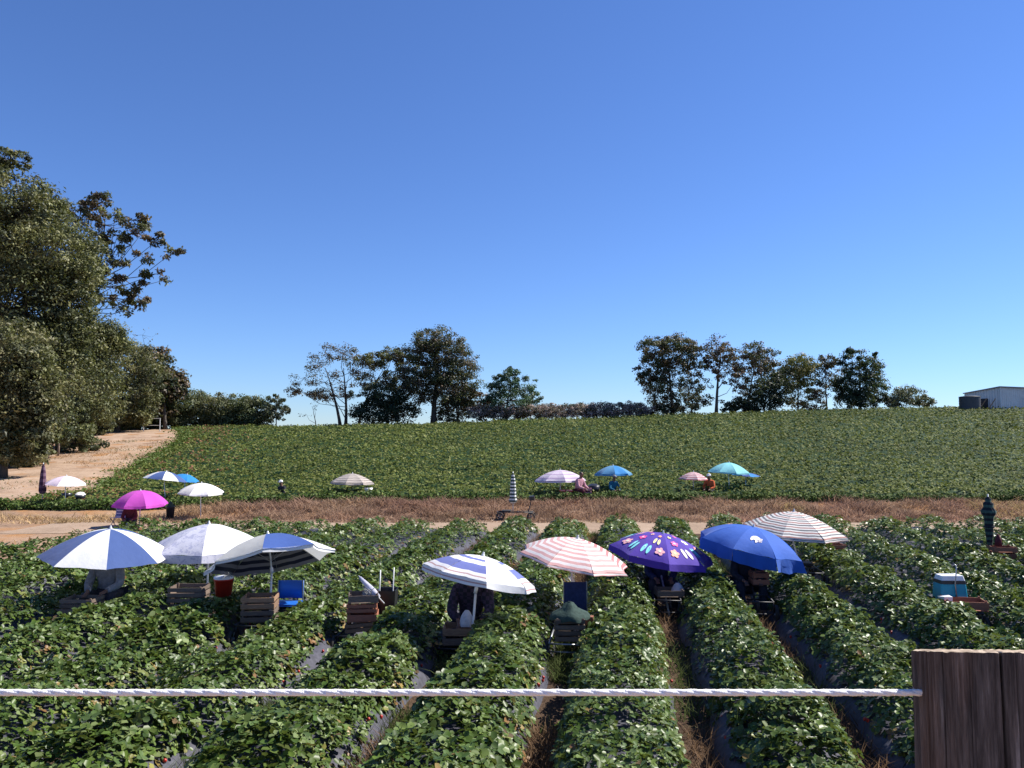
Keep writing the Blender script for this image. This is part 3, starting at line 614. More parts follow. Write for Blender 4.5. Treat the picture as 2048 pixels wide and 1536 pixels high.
# ------------------------------------------------------------------ umbrellas
WH = (.82, .82, .82); NV = (.03, .05, .17); BL = (.02, .10, .42); SKB = (.10, .28, .55)
def blk(cols, edges): return [(e, c) for e, c in zip(edges, cols)]
FB = {}
FB['white'] = fabric('white_cloth', col=(.86, .86, .87))
FB['navy'] = fabric('navy_cloth', col=(.055, .10, .27), trans=.12)
FB['blue2'] = fabric('bright_blue_cloth', col=(.045, .10, .33), trans=.15)
FB['grey'] = fabric('grey_white_cloth', col=(.52, .52, .5))
FB['floral'] = fabric('floral_cloth', col=(.62, .62, .72), floral=((.44, .45, .60), 9, .52))
FB['redstr'] = fabric('red_striped', stops=stripes([(.80, .76, .74), (.62, .22, .22)], 16, .02))
FB['redpale'] = fabric('pale_red_striped', stops=stripes([(.85, .80, .77), (.74, .42, .40)], 16, .02))
FB['purple'] = fabric('purple_cloth', col=(.09, .045, .40), trans=.2)
FB['royal'] = fabric('royal_blue_cloth', col=(.025, .115, .50), trans=.18)
FB['multi'] = fabric('beige_multistripe', stops=stripes([(.80, .78, .74), (.42, .22, .20), (.78, .76, .72), (.14, .15, .17)], 26, .02))
FB['blustr'] = fabric('blue_white_stripes', stops=blk([(.84, .84, .86), (.16, .19, .48), (.84, .84, .86), (.16, .19, .48), (.84, .82, .83), (.55, .35, .34), (.84, .84, .86)], [0, .32, .42, .58, .82, .90, .93]))
FB['blkstr'] = fabric('black_silver_stripes', stops=stripes([(.012, .016, .04), (.20, .20, .23)], 14, .0), trans=.03)
FB['magenta'] = fabric('magenta_cloth', col=(.62, .09, .55), trans=.3)
FB['cream'] = fabric('cream_cloth', col=(.82, .80, .74))
FB['pinkw'] = fabric('pink_white_cloth', col=(.80, .66, .74), floral=((.55, .3, .5), 4, .6))
FB['beige'] = fabric('beige_stripe', stops=stripes([(.60, .52, .46), (.28, .24, .22)], 14))
FB['lav'] = fabric('lavender_stripe', stops=stripes([(.70, .58, .70), (.50, .38, .55), (.74, .66, .74)], 12))
FB['sky'] = fabric('sky_blue_cloth', col=(.10, .30, .52))
FB['cyan'] = fabric('cyan_cloth', col=(.25, .66, .72))
FB['brblue'] = fabric('strong_blue_cloth', col=(.02, .24, .60))
FB['pinkstr'] = fabric('small_pink_stripe', stops=stripes([(.78, .62, .62), (.45, .16, .20)], 12))
FB['gwstr'] = fabric('green_white_stripe', stops=stripes([(.03, .06, .06), (.75, .77, .74)], 18), trans=.05)
FB['dkstr'] = fabric('dark_green_stripe', stops=stripes([(.012, .018, .03), (.05, .10, .09)], 18), trans=.05)
FB['pudk'] = fabric('dark_purple_stripe', stops=stripes([(.07, .03, .06), (.16, .09, .13)], 10), trans=.05)
UG = 'sun umbrellas over the pickers'
umbs = {}
def umbrella(px, py, Y, Rr, label, fabs, tr_=0, ta=0, dome=.36, n=8, rot=0, valance=0, vfab=None, foot=None, ribs=True, sag=.085, fk=1.75, polemat='whitemetal', vwave=.012, group=UG):
    """apex at photo pixel; tr_ = tilt to the right, ta = tilt away (deg)"""
    A = at(px, py, Y); rot = rot + math.atan2(-A.y, -A.x) + math.pi / 2     # rot is measured from the side facing the viewer
    ax = Vector((math.sin(R(tr_)), math.sin(R(ta)), 1)).normalized()
    if foot is None: foot = (A.x, Y)
    Ft = Vector((foot[0], foot[1], h1(*foot)))
    t = empty('sun_umbrella', Ft, label, 'umbrella', group)
    q = Vector((0, 0, 1)).rotation_difference(ax).to_matrix()
    A0 = A - Ft
    H = Rr * dome
    def ribp(a, v): return Vector((Rr * v * math.cos(a), Rr * v * math.sin(a), -H * v ** fk))
    def pt(i, u, v):
        a0 = rot + 2 * math.pi * i / n; a1 = rot + 2 * math.pi * (i + 1) / n
        p = ribp(a0, v).lerp(ribp(a1, v), u)
        s = math.sin(math.pi * u)
        p = p * 1.0
        rr = math.hypot(p.x, p.y)
        if rr > 1e-6:
            k = 1 + (.02 - sag * v ** 3) * s * v; p.x *= k; p.y *= k
        p.z += -sag * .25 * s * v * Rr * .4
        return p
    nu, nv = 6, 12
    for i in range(n):
        vs = []; uvs = []; fs = []
        wr = rnd.uniform(-.006, .006)
        for b in range(nv + 1):
            v = max(b / nv, .004)
            for a in range(nu + 1):
                u = a / nu; p = pt(i, u, v); p.z += (math.sin(u * 9 + i * 2.3) * .005 + math.sin(u * 17 + v * 6 + i) * .003) * v + wr * v
                vs.append(A0 + q @ p); uvs.append((u, v))
        for b in range(nv):
            for a in range(nu): s = b * (nu + 1) + a; fs.append((s, s + nu + 1, s + nu + 2, s + 1))
        m = MB(); m.add(vs, fs, uvs)
        f = fabs[i % len(fabs)]
        po = m.build('panel', FB[f], t, True)
        if valance:
            vs = []; uvs = []; fs = []
            for b in range(3):
                for a in range(nu + 1):
                    u = a / nu; p = pt(i, u, 1); d = b / 2
                    out = Vector((p.x, p.y, 0)).normalized() * (.02 * d + vwave * math.sin(u * 12.6 + i) * d)
                    vs.append(A0 + q @ (p + out * 1.0) + Vector((0, 0, -valance * d * (.85 + .15 * math.sin(math.pi * u)))))
                    uvs.append((u, .84 + .15 * d))
            for b in range(2):
                for a in range(nu): s = b * (nu + 1) + a; fs.append((s, s + nu + 1, s + nu + 2, s + 1))
            m = MB(); m.add(vs, fs, uvs); m.build('valance', FB[vfab or f], po, True)
    # pole: tilted top piece then straight down to the foot
    J = A0 - ax * (.45 * Rr + .12)
    m = MB(); m.tube([Vector((0, 0, 0)), J], .016, 8); m.build('pole', M[polemat], t, True)
    m = MB(); m.tube([J, A0 + ax * .015], .013, 8); m.tube([J - ax * .03, J + ax * .05], .024, 8); m.build('upper_pole', M[polemat], t, True)
    m = MB(); m.lathe([(.022, -.01), (.022, .02), (.012, .03), (.015, .045), (.004, .055)], 10, A0, q); m.build('finial', M['whitemetal'], t, True)
    if ribs:
        hub = A0 - ax * (H * .35 + .28 * Rr)
        for i in range(n):
            a = rot + 2 * math.pi * i / n; m = MB()
            pts = [A0 + q @ (ribp(a, v) + Vector((0, 0, -.012))) for v in (.02, .25, .5, .75, 1.0)]
            m.tube(pts, .004, 4); m.tube([hub, A0 + q @ (ribp(a, .5) + Vector((0, 0, -.015)))], .003, 4); m.build('rib', M['steel'], t)
    t_pt = lambda i, u, v, off=.006: A0 + q @ (pt(i, u, v)) + (q @ (pt(i, u + .02, v) - pt(i, u, v)).cross(pt(i, u, min(v + .02, 1.1)) - pt(i, u, v)).normalized()) * -off
    umbs[label] = (t, t_pt, n, rot)
    return t, t_pt
def closed(px, pt_, pb, Y, label, fab, foot=None, w=.09, polemat='whitemetal', cloth=.72, group='closed umbrellas standing in the fields', skirt=1.3, pf=None):
    A = at(px, pt_, Y); X = A.x if foot is None else foot[0]
    Ft = Vector((X, Y, h1(X, Y))); t = empty('closed_umbrella', Ft, label, 'umbrella', group)
    zt = A.z - Ft.z; zb = zt - (at(px, pt_, Y).z - at(px, pb, Y).z) * cloth
    m = MB(); m.tube([(0, 0, 0), (0, 0, zt + .05)], .014, 8); m.build('pole', M[polemat], t, True)
    n = 24; pf = pf or [(.15, 0), (.45, .1), (.75, .3), (.95, .55), (1.0, .8), (skirt, .9), (skirt * .8, .96), (.5, 1.0)]
    vs = []; uvs = []; fs = []
    for (r_, f) in pf:
        for k in range(n):
            rr = w * r_ * (1 + .22 * math.cos(8 * 2 * math.pi * k / n + f * 2)); a = 2 * math.pi * k / n
            vs.append((rr * math.cos(a), rr * math.sin(a), zt - (zt - zb) * f)); uvs.append((k / n, f))
    for i in range(len(pf) - 1):
        for k in range(n): fs.append((i * n + k, (i + 1) * n + k, (i + 1) * n + (k + 1) % n, i * n + (k + 1) % n))
    m = MB(); m.add(vs, fs, uvs); m.build('furled_canopy', FB[fab], t, True)
    m = MB(); m.lathe([(w * .8, -.02), (w * .9, 0), (w * .8, .02)], 16, (0, 0, zt - (zt - zb) * .62)); m.build('tie_strap', FB['white'] if fab == 'gwstr' else FB[fab], t, True)
    return t

# ------------------------------------------------------------------ carts, crates, people
_cache = {}
def cached(key, fn):
    if key not in _cache: _cache[key] = fn()
    return _cache[key]
def wheel(parent, loc, r_=.15, rotz=0):
    def ty():
        m = MB(); rot = Matrix.Rotation(math.pi / 2, 3, 'Y')
        m.lathe([(.11, -.025), (.145, -.028), (.155, 0), (.145, .028), (.11, .025), (.11, -.025)], 20, (0, 0, 0), rot); return m.mesh('wheel', True)
    def ri():
        m = MB(); rot = Matrix.Rotation(math.pi / 2, 3, 'Y')
        m.lathe([(.02, -.035), (.025, .035)], 8, (0, 0, 0), rot)
        m.lathe([(.108, -.02), (.114, 0), (.108, .02)], 20, (0, 0, 0), rot)
        for k in range(5): a = 2 * math.pi * k / 5; m.tube([(0, 0, 0), (0, .11 * math.cos(a), .11 * math.sin(a))], .008, 5)
        return m.mesh('rim', True)
    w = link('wheel', cached('ty', ty), M['rubber'], parent, loc); w.scale = (r_ / .155,) * 3
    link('rim', cached('ri', ri), M['steel'], w)
    return w
CG = 'picking carts in the furrows'
def cart(X, Y, label, rot=None, seat=True, hz=.34, col='darkmetal', wr=.15, L=.62, scale=1.0):
    rot = -R(7.9) if rot is None else rot
    t = empty('picking_cart', (X, Y, h1(X, Y)), label, 'cart', CG); t.rotation_euler = (0, 0, rot); t.scale = (scale,) * 3
    m = MB()
    for s in (-1, 1): m.tube([(s * .2, -L, hz), (s * .2, L, hz)], .014, 6); m.tube([(s * .2, -L + .05, hz), (s * .21, -L + .05, wr)], .012, 6); m.tube([(s * .2, L - .1, hz), (s * .21, L - .1, wr)], .012, 6)
    for y in (-L, -.1, .2, L): m.tube([(-.2, y, hz), (.2, y, hz)], .012, 6)
    m.tube([(-.22, -L + .05, wr), (.22, -L + .05, wr)], .01, 6); m.tube([(-.22, L - .1, wr), (.22, L - .1, wr)], .01, 6)
    m.build('frame', M[col], t, True)
    for s in (-1, 1): wheel(t, (s * .24, -L + .05, wr), wr); wheel(t, (s * .24, L - .1, wr), wr)
    if seat:
        m = MB(); m.box((0, .28, hz + .035), (.36, .3, .05), jit=.006); m.build('seat', M['rubber'], t)
    return t
def slat(w, d, h):
    def f():
        m = MB(); n = 4; vs = []; fs = []
        for i in range(n + 1):
            x = -w / 2 + w * i / n; j1 = rnd.uniform(-.002, .002)
            vs += [(x, -d / 2 + j1, -h / 2), (x, d / 2 + j1, -h / 2), (x, d / 2 + j1, h / 2 + j1), (x, -d / 2 + j1, h / 2 + j1)]
        for i in range(n):
            for k in range(4): fs.append((i * 4 + k, (i + 1) * 4 + k, (i + 1) * 4 + (k + 1) % 4, i * 4 + (k + 1) % 4))
        fs += [(0, 1, 2, 3), (n * 4 + 3, n * 4 + 2, n * 4 + 1, n * 4)]
        m.add(vs, fs); return m.mesh('slat')
    return f
def crate(loc, label, w=.46, d=.34, h=.16, nsl=2, mat='crate', rot=0.0, tilt=(0, 0), group='wooden picking crates'):
    t = empty('wooden_crate', loc, label, 'crate', group); t.rotation_euler = (tilt[0], tilt[1], rot)
    sh = h / nsl * .72
    for z in range(nsl):
        zz = (z + .5) * h / nsl
        for s in (-1, 1):
            o = link('slat', cached(('s', w, round(sh, 4), mat), slat(w, .010, sh)), M[mat], t, (0, s * d / 2, zz)); o.rotation_euler = (rnd.uniform(-.02, .02), rnd.uniform(-.012, .012), rnd.uniform(-.01, .01))
            o = link('slat', cached(('e', d, round(sh, 4), mat), slat(d - .024, .010, sh)), M[mat], t, (s * (w / 2 - .008), 0, zz)); o.rotation_euler = (0, 0, math.pi / 2)
    for i in range(4):
        o = link('bottom_slat', cached(('b', w, mat), slat(w, .07, .008)), M[mat], t, (0, -d / 2 + d * (i + .5) / 4, .006))
    def cp(): m = MB(); m.box((0, 0, 0), (.022, .022, h * 1.02)); return m.mesh('corner_post')
    for sx in (-1, 1):
        for sy in (-1, 1): link('corner_post', cached(('c', h, mat), cp), M[mat], t, (sx * (w / 2 - .028), sy * (d / 2 - .018), h * .52))
    return t
def skin(name, pts, edges, rad, mat, parent, sub=2, root=0):
    me = bpy.data.meshes.new(name); me.from_pydata(pts, edges, []); me.materials.append(mat)
    o = bpy.data.objects.new(name, me); COL.objects.link(o); o.parent = parent
    md = o.modifiers.new('skin', 'SKIN'); md.use_smooth_shade = True
    for i, r_ in enumerate(rad):
        v = me.skin_vertices[0].data[i]; v.radius = r_ if isinstance(r_, tuple) else (r_, r_); v.use_root = (i == root)
    if sub: s = o.modifiers.new('sub', 'SUBSURF'); s.levels = sub; s.render_levels = sub
    return o
def person(X, Y, label, shirt, trousers, hat=None, hatcol=None, face=math.pi, zs=.36, lean=.06, hair=True, sc=1.0, cat='person', stand=False):
    """seated picker; local +y is where the person faces"""
    z0 = h1(X, Y); t = empty('person', (X, Y, z0), label, cat, 'pickers working in the fields'); t.rotation_euler = (0, 0, face); t.scale = (sc,) * 3
    l = lean
    P = {}; V = []; E = []; Rd = []
    def v(name, p, r_, par=None):
        P[name] = len(V); V.append(p); Rd.append(r_)
        if par is not None: E.append((P[par], P[name]))
    zp = zs + .10
    v('pel', (0, 0, zp), (.15, .12)); v('sp', (0, l * .6, zp + .2), (.13, .10), 'pel'); v('ch', (0, l * 1.4, zp + .38), (.15, .11), 'sp'); v('nk', (0, l * 2.2, zp + .52), .05, 'ch')
    v('hd0', (0, l * 2.6 + .01, zp + .60), (.068, .078), 'nk'); v('hd1', (0, l * 2.8 + .015, zp + .69), (.075, .09), 'hd0'); v('hd2', (0, l * 2.8 + .005, zp + .76), (.055, .065), 'hd1')
    for s, n_ in ((-1, 'l'), (1, 'r')):
        v(n_ + 'sh', (s * .18, l * 1.7, zp + .44), .055, 'ch'); v(n_ + 'el', (s * .24, l * 1.5 + .10, zp + .19), .042, n_ + 'sh'); v(n_ + 'wr', (s * .13, l + .34, zp + .12), .027, n_ + 'el')
        v(n_ + 'pm', (s * .115, l + .41, zp + .10), (.032, .016), n_ + 'wr')
        for q in range(4):
            v(n_ + 'f%d' % q, (s * (.145 - .018 * q), l + .455 + .006 * (q in (1, 2)), zp + .085), .009, n_ + 'pm'); v(n_ + 'g%d' % q, (s * (.143 - .018 * q), l + .485 + .006 * (q in (1, 2)), zp + .06), .008, n_ + 'f%d' % q)
        v(n_ + 'th', (s * .075, l + .42, zp + .105), .010, n_ + 'wr')
        v(n_ + 'hp', (s * .10, .05, zp - .02), .09, 'pel'); v(n_ + 'kn', (s * .19, .40, zp + .06), .062, n_ + 'hp'); v(n_ + 'an', (s * .17, .47, .09), .038, n_ + 'kn'); v(n_ + 'ft', (s * .18, .60, .04), (.042, .03), n_ + 'an')
    skin('body', V, E, Rd, M['skin'], t, 1)
    gp = lambda n_: V[P[n_]]
    # shirt
    def sub(names, edges, k, add, nm, mat):
        idx = {n_: i for i, n_ in enumerate(names)}
        rr = [tuple(x * k + add for x in (Rd[P[n_]] if isinstance(Rd[P[n_]], tuple) else (Rd[P[n_]],) * 2)) for n_ in names]
        return skin(nm, [gp(n_) for n_ in names], [(idx[a], idx[b]) for a, b in edges], rr, mat, t, 2)
    sub(['pel', 'sp', 'ch', 'lsh', 'lel', 'lwr', 'rsh', 'rel', 'rwr', 'nk'], [('ch', 'nk'), ('pel', 'sp'), ('sp', 'ch'), ('ch', 'lsh'), ('lsh', 'lel'), ('lel', 'lwr'), ('ch', 'rsh'), ('rsh', 'rel'), ('rel', 'rwr')], 1.05, .022, 'shirt', shirt)
    sub(['pel', 'lhp', 'lkn', 'lan', 'rhp', 'rkn', 'ran'], [('pel', 'lhp'), ('lhp', 'lkn'), ('lkn', 'lan'), ('pel', 'rhp'), ('rhp', 'rkn'), ('rkn', 'ran')], 1.05, .018, 'trousers', trousers)
    for n_ in 'lr':
        a, b = gp(n_ + 'an'), gp(n_ + 'ft'); skin('shoe', [(a[0], a[1] - .03, .05), (b[0], b[1] + .03, .045)], [(0, 1)], [(.05, .045), (.045, .035)], M['rubber'], t, 1)
    h = gp('hd1')
    if hair: skin('hair', [(h[0], h[1] - .035, h[2] - .05), (h[0], h[1] - .03, h[2] + .03), (h[0], h[1] - .01, h[2] + .085)], [(0, 1), (1, 2)], [(.07, .06), (.085, .085), (.06, .06)], M['hair'], t, 1)
    for s in (-1, 1):
        m = MB(); m.lathe([(.001, -.008), (.009, 0), (.001, .008)], 8, (h[0] + s * .03, h[1] + .088, h[2] - .005)); m.build('eye', M['hair'], t, True)
    m = MB(); m.add([(h[0] - .014, h[1] + .088, h[2] - .04), (h[0] + .014, h[1] + .088, h[2] - .04), (h[0], h[1] + .118, h[2] - .035), (h[0], h[1] + .088, h[2] + .005)], [(0, 1, 2), (0, 2, 3), (1, 3, 2)]); m.build('nose', M['skin'], t)
    if hat == 'brim':
        m = MB(); m.lathe([(.20, .015), (.20, .02), (.10, .035), (.10, .10), (.07, .14), (.001, .15)], 20, (h[0], h[1], h[2] + .02)); m.build('hat', hatcol, t, True)
    elif hat == 'cap':
        m = MB(); m.lathe([(.098, 0), (.10, .03), (.08, .08), (.04, .10), (.001, .105)], 18, (h[0], h[1], h[2] + .025)); m.box((h[0], h[1] + .13, h[2] + .03), (.13, .09, .012)); m.build('hat', hatcol, t, True)
    elif hat == 'scarf':
        m = MB(); m.lathe([(.10, -.06), (.108, 0), (.10, .05), (.06, .10), (.001, .12)], 18, (h[0], h[1] - .015, h[2] + .0)); m.build('headscarf', hatcol, t, True)
    return t
CL = dict(greyshirt=cloth('grey_shirt', (.20, .21, .23)), dark=cloth('dark_cloth', (.03, .03, .04)), plaid=cloth('plaid_shirt', (.05, .035, .06), plaid=(.02, .02, .03)),
          navy=cloth('navy_shirt', (.02, .03, .08)), straw=cloth('straw_hat', (.38, .27, .15)), green=cloth('green_cloth', (.035, .06, .05)), pink=cloth('pink_shirt', (.50, .26, .30)),
          orange=cloth('orange_shirt', (.55, .11, .04)), white=cloth('white_cotton', (.7, .7, .7)), teal=cloth('teal_shirt', (.02, .12, .20)), maroon=cloth('maroon_shirt', (.09, .02, .03)), khaki=cloth('khaki', (.14, .11, .08)))
def plast(name, c, r_=.35): return simple(name, c, r_, .08, 8, 0, .05)
M['redplastic'] = plast('red_plastic', (.50, .035, .02)); M['blueplastic'] = plast('blue_plastic', (.02, .13, .50)); M['tealplastic'] = plast('teal_plastic', (.015, .30, .42)); M['whiteplastic'] = plast('white_plastic', (.75, .76, .76)); M['blackplastic'] = plast('black_plastic', (.02, .02, .025))
M['bag'] = fabric('bag_film', col=(.8, .8, .82), trans=.4, rough=.35)
def ploc(j, px):           # point in furrow j seen at column px
    c = .71 + 1.42 * j; tx = (px - 1024) / 1543.2
    Y = c / (tx - TANR); return c + TANR * Y, Y

# 1 navy and white umbrella, straw hat picker -------------------------------
X, Y = ploc(-6, 207)
cart(X, Y, 'cart under the navy and white umbrella at the left')
umbrella(221, 1058, Y + .25, .95, 'navy and white panelled umbrella, leftmost of the near field', ['navy', 'white'], 4, -3, dome=.42, rot=-math.pi / 2 - .02, foot=(X + .02, Y - .1), fk=1.7, sag=.03)
person(X + .06, Y + .25, 'picker in a straw hat and grey shirt under the navy and white umbrella', CL['greyshirt'], CL['dark'], 'brim', CL['straw'])
crate((X, Y - .42, .36), 'weathered crate in front of the picker in the straw hat', mat='crate_old', h=.2, nsl=3)
# 2 white floral umbrella -----------------------------------------------------
X, Y = ploc(-5, 408)
cart(X, Y, 'cart carrying the crate and red bucket', seat=True)
umbrella(418, 1048, Y + .9, .92, 'white umbrella with pale lavender floral panels on its left side', ['white', 'white', 'white', 'white', 'white', 'floral', 'floral', 'floral'], 0, -1, dome=.40, rot=-math.pi / 2 - .1, valance=.13, foot=(X + .03, Y + .2), vfab='floral', fk=1.6)
crate((X - .05, Y - .3, .36), 'dark crate next to the red bucket, lower of two', mat='crate_old', h=.15, nsl=2, rot=.05, w=.5)
crate((X - .04, Y - .3, .515), 'dark crate next to the red bucket, upper of two', mat='crate_old', h=.15, nsl=2, rot=.02, w=.5)
bp = at(452, 1190, Y - .25)
b = empty('bucket', (bp.x, bp.y - .1, bp.z - .07), 'red plastic bucket with a white lid beside the dark crates', 'bucket')
m = MB(); m.lathe([(.001, 0), (.085, 0), (.115, .26), (.12, .26), (.12, .275), (.105, .275)], 20); m.build('pail', M['redplastic'], b, True)
m = MB(); m.lathe([(.118, .277), (.12, .30), (.001, .31)], 20); m.build('lid', M['whiteplastic'], b, True)
m = MB(); m.tube([(-.12, 0, .25)] + [(-.12 * math.cos(a), -.02, .25 + .12 * math.sin(a)) for a in (.6, 1.2, 1.9, 2.5)] + [(.12, 0, .25)], .004, 5); m.build('handle', M['steel'], b)
b.scale = (1.2, 1.2, 1.2)
# 3 tilted navy/white umbrella with striped underside --------------------------
X, Y = ploc(-4, 546)
cart(X, Y, 'cart carrying crates in front of the blue chair')
t, tp = umbrella(536, 1069, Y + .35, .93, 'steeply tilted blue and white umbrella showing its black striped inside', ['blue2', 'white', 'white', 'blkstr', 'blkstr', 'blkstr', 'grey', 'grey'], -13, 18, dome=.42, rot=-math.pi / 2 - .1, valance=.0, foot=(X + .03, Y - .1), fk=1.6)
for i in (0, 1, 6, 7):
    m = MB(); vs = []
    for a in range(9):
        u = a / 8; p0 = tp(i, u, .985, .003); vs += [p0, p0 + Vector((0, -.005, -.055))]
    m.add(vs, [(2 * a, 2 * a + 1, 2 * a + 3, 2 * a + 2) for a in range(8)]); m.build('hem', FB['white'], t, True)
for s, l in ((0, 'brown crate under the tilted umbrella, lower of two'), (1, 'brown crate under the tilted umbrella, upper of two')):
    crate((X - .02, Y - .35, .36 + s * .175), l, mat='crate_old' if not s else 'crate', h=.17, nsl=2, rot=.10, w=.44)
ch = empty('camping_chair', (at(575, 1180, Y + .3).x, Y + .3, 0), 'blue folding chair behind the crates under the tilted umbrella', 'chair')
m = MB(); m.box((0, 0, .45), (.36, .34, .02), jit=.01); m.build('seat', M['blueplastic'], ch)
vs = [(-.19 + .38 * i / 6, .16 + .03 * math.sin(i / 6 * math.pi) , z) for z in (.48, .60, .74) for i in range(7)]
m = MB(); m.add(vs, [(r_ * 7 + i, r_ * 7 + i + 1, r_ * 7 + i + 8, r_ * 7 + i + 7) for r_ in range(2) for i in range(6)]); o = m.build('backrest', M['blueplastic'], ch, True); sd_ = o.modifiers.new('s', 'SOLIDIFY'); sd_.thickness = .012
for sx in (-1, 1):
    for sy in (-1, 1): m = MB(); m.tube([(sx * .18, sy * .15, .75 if sy > 0 else .46), (sx * .19, -sy * .17 if sy < 0 else sy * .17, 0)], .01, 6); m.build('leg', M['steel'], ch)
# 4 crate stack with folded umbrella ------------------------------------------
X, Y = ploc(-3, 737)
cart(X, Y, 'cart carrying the crate stack and the folded umbrella', seat=False, hz=.24, wr=.12)
for s in range(4):
    crate((X + .015 * (s % 2), Y - .3, .26 + s * .125), ['bottom crate of the stack beside the upright white poles', 'second crate from the bottom of the stack beside the upright poles', 'third crate from the bottom of the stack beside the upright poles', 'topmost crate of the stack beside the upright poles'][s], mat=['crate', 'crate_red', 'crate_red', 'crate_old'][s], h=.12, nsl=1 if s % 2 else 2, rot=.06 + .04 * s, w=.40, tilt=(0, -.08 if s == 0 else 0), group='stacked crates on the uncovered cart')
a = at(720, 1155, Y - .1); bq = at(757, 1195, Y - .25)
um = empty('folded_umbrella', a, 'folded grey patterned umbrella lying on top of the crate stack', 'umbrella')
m = MB(); m.tube([(0, 0, 0), (bq - a) * .3, (bq - a) * .7, (bq - a)], [.02, .035, .05, .035], 10); m.build('furled_canopy', FB['floral'], um, True)
m = MB(); m.tube([(bq - a), (bq - a) * 1.3], .01, 6); m.tube([(bq - a) * -.08, Vector((0, 0, 0))], .01, 6); m.build('shaft', M['steel'], um)
nb = empty('netting', at(738, 1190, Y - .2), 'grey mesh net bundled on the crate stack', 'net')
rr = random.Random(4); m = MB()
for i in range(26):
    a0 = rr.uniform(0, 6.28); m.tube([(.10 * math.cos(a0 + q * .9) * rr.uniform(.5, 1), .07 * math.sin(a0 + q * .9), .09 * rr.uniform(-1, .9) * (1 if q % 2 else .3) + .03) for q in range(5)], .0035, 4)
m.build('mesh_strands', FB['grey'], nb)
bn = empty('crate_bin', (at(775, 1210, Y + .1).x, Y + .1, .36), 'black open bin standing behind the crate stack', 'bin')
m = MB(); m.add([(x * k, y * k, z) for z, k in ((0, .85), (.36, 1)) for x, y in ((-.13, -.15), (.13, -.15), (.13, .15), (-.13, .15))] + [(x * .93, y * .93, .355) for x, y in ((-.13, -.15), (.13, -.15), (.13, .15), (-.13, .15))] + [(x * .8, y * .8, .02) for x, y in ((-.13, -.15), (.13, -.15), (.13, .15), (-.13, .15))],
    [(3, 2, 1, 0), (0, 1, 5, 4), (1, 2, 6, 5), (2, 3, 7, 6), (3, 0, 4, 7), (4, 5, 9, 8), (5, 6, 10, 9), (6, 7, 11, 10), (7, 4, 8, 11), (8, 9, 13, 12), (9, 10, 14, 13), (10, 11, 15, 14), (11, 8, 12, 15), (12, 13, 14, 15)]); m.build('bin_body', M['blackplastic'], bn)
for i, (p0, p1, l) in enumerate([((757, 1215), (761, 1140), 'shorter white pole sticking up behind the crate stack'), ((784, 1200), (788, 1135), 'taller white pole at the right of the crate stack')]):
    q0 = at(*p0, Y); q1 = at(*p1, Y); q0.z = .30; m = MB(); m.tube([(0, 0, 0), q1 - q0], .009, 6)
    tag(m.build('upright_pole', M['whitemetal'], None, True, q0), l, 'pole')
# 5 blue striped umbrella with plaid picker -------------------------------------
X, Y = ploc(-2, 928)
cart(X, Y, 'cart in front of the picker in the dark plaid shirt', hz=.17, wr=.10)
umbrella(966, 1112, Y - .35, .75, 'white and lavender blue striped umbrella over the picker in plaid', ['white', 'blustr', 'blustr', 'blustr', 'blustr', 'blustr', 'blustr', 'blustr'], 12, 6, dome=.33, rot=-math.pi / 2 + .12, valance=.09, foot=(X + .13, Y - .62), fk=1.9)  # the plain white panel paints in sun glare that hides its stripes
person(X + .10, Y + .30, 'picker in a dark plaid shirt bending over the crate', CL['plaid'], CL['dark'], 'scarf', CL['dark'], lean=.12, sc=1.12, zs=.16)
for s in range(2):
    crate((X, Y - .38, .19 + .12 * s), ['weathered grey crate under the reddish one, before the plaid picker', 'reddish crate with the white bag on it, before the plaid picker'][s], mat=['crate_old', 'crate'][s], h=.115, nsl=1, w=.46)
bg_ = empty('plastic_bag', (X + .07, Y - .36, .40), 'crumpled white plastic bag standing on the reddish crate', 'bag')
m = MB(); vs = []; fs = []
for i in range(7):
    f = i / 6; r_ = .095 * (1 - f ** 2.4 * .75)
    for k in range(16): a = 2 * math.pi * k / 16; rr_ = r_ * (1 + .12 * math.sin(5 * a + i) + rnd.uniform(-.05, .05)); vs.append((rr_ * math.cos(a), rr_ * .8 * math.sin(a), .20 * f))
for i in range(6):
    for k in range(16): fs.append((i * 16 + k, i * 16 + (k + 1) % 16, (i + 1) * 16 + (k + 1) % 16, (i + 1) * 16 + k))
fs.append(tuple(range(96, 112))); m.add(vs, fs); m.build('bag_body', M['bag'], bg_, False)
# 6 red striped umbrella, green draped crates ----------------------------------
X, Y = ploc(-1, 1134)
cart(X, Y, 'cart loaded with the green-draped crates', col='steel', hz=.25, wr=.14)
umbrella(1155, 1077, Y + 1.1, .84, 'red and white striped umbrella right of the blue striped one', ['redpale', 'redpale', 'redstr', 'redstr', 'redstr', 'redstr', 'redpale', 'redpale'], 10, -3, dome=.36, rot=-math.pi / 2 - .45, valance=.035, foot=(X + .10, Y + .35), fk=1.7)
for s in range(2): crate((X - .01, Y - .42, .27 + .145 * s), ['lower grey crate beneath the dark green cloth', 'upper grey crate beneath the dark green cloth'][s], mat='crate_old', h=.14, nsl=2, w=.38, d=.3)
dc = empty('draped_cloth', (X - .01, Y - .42, .575), 'dark green cloth draped to a peak over the grey crates', 'cloth')
m = MB(); vs = []; fs = []; K = 28
for r_, z in ((.015, .17), (.05, .155), (.10, .09), (.16, .045), (.215, .02), (.245, -.02), (.25, -.05)):
    for k in range(K):
        a = 2 * math.pi * k / K; q = r_ * (1 + .09 * math.sin(4 * a + .5) + .05 * math.sin(9 * a)); vs.append((q * math.cos(a), .8 * q * math.sin(a), z + .012 * math.sin(7 * a) * (r_ > .1)))
for i in range(6):
    for k in range(K): fs.append((i * K + k, i * K + (k + 1) % K, (i + 1) * K + (k + 1) % K, (i + 1) * K + k))
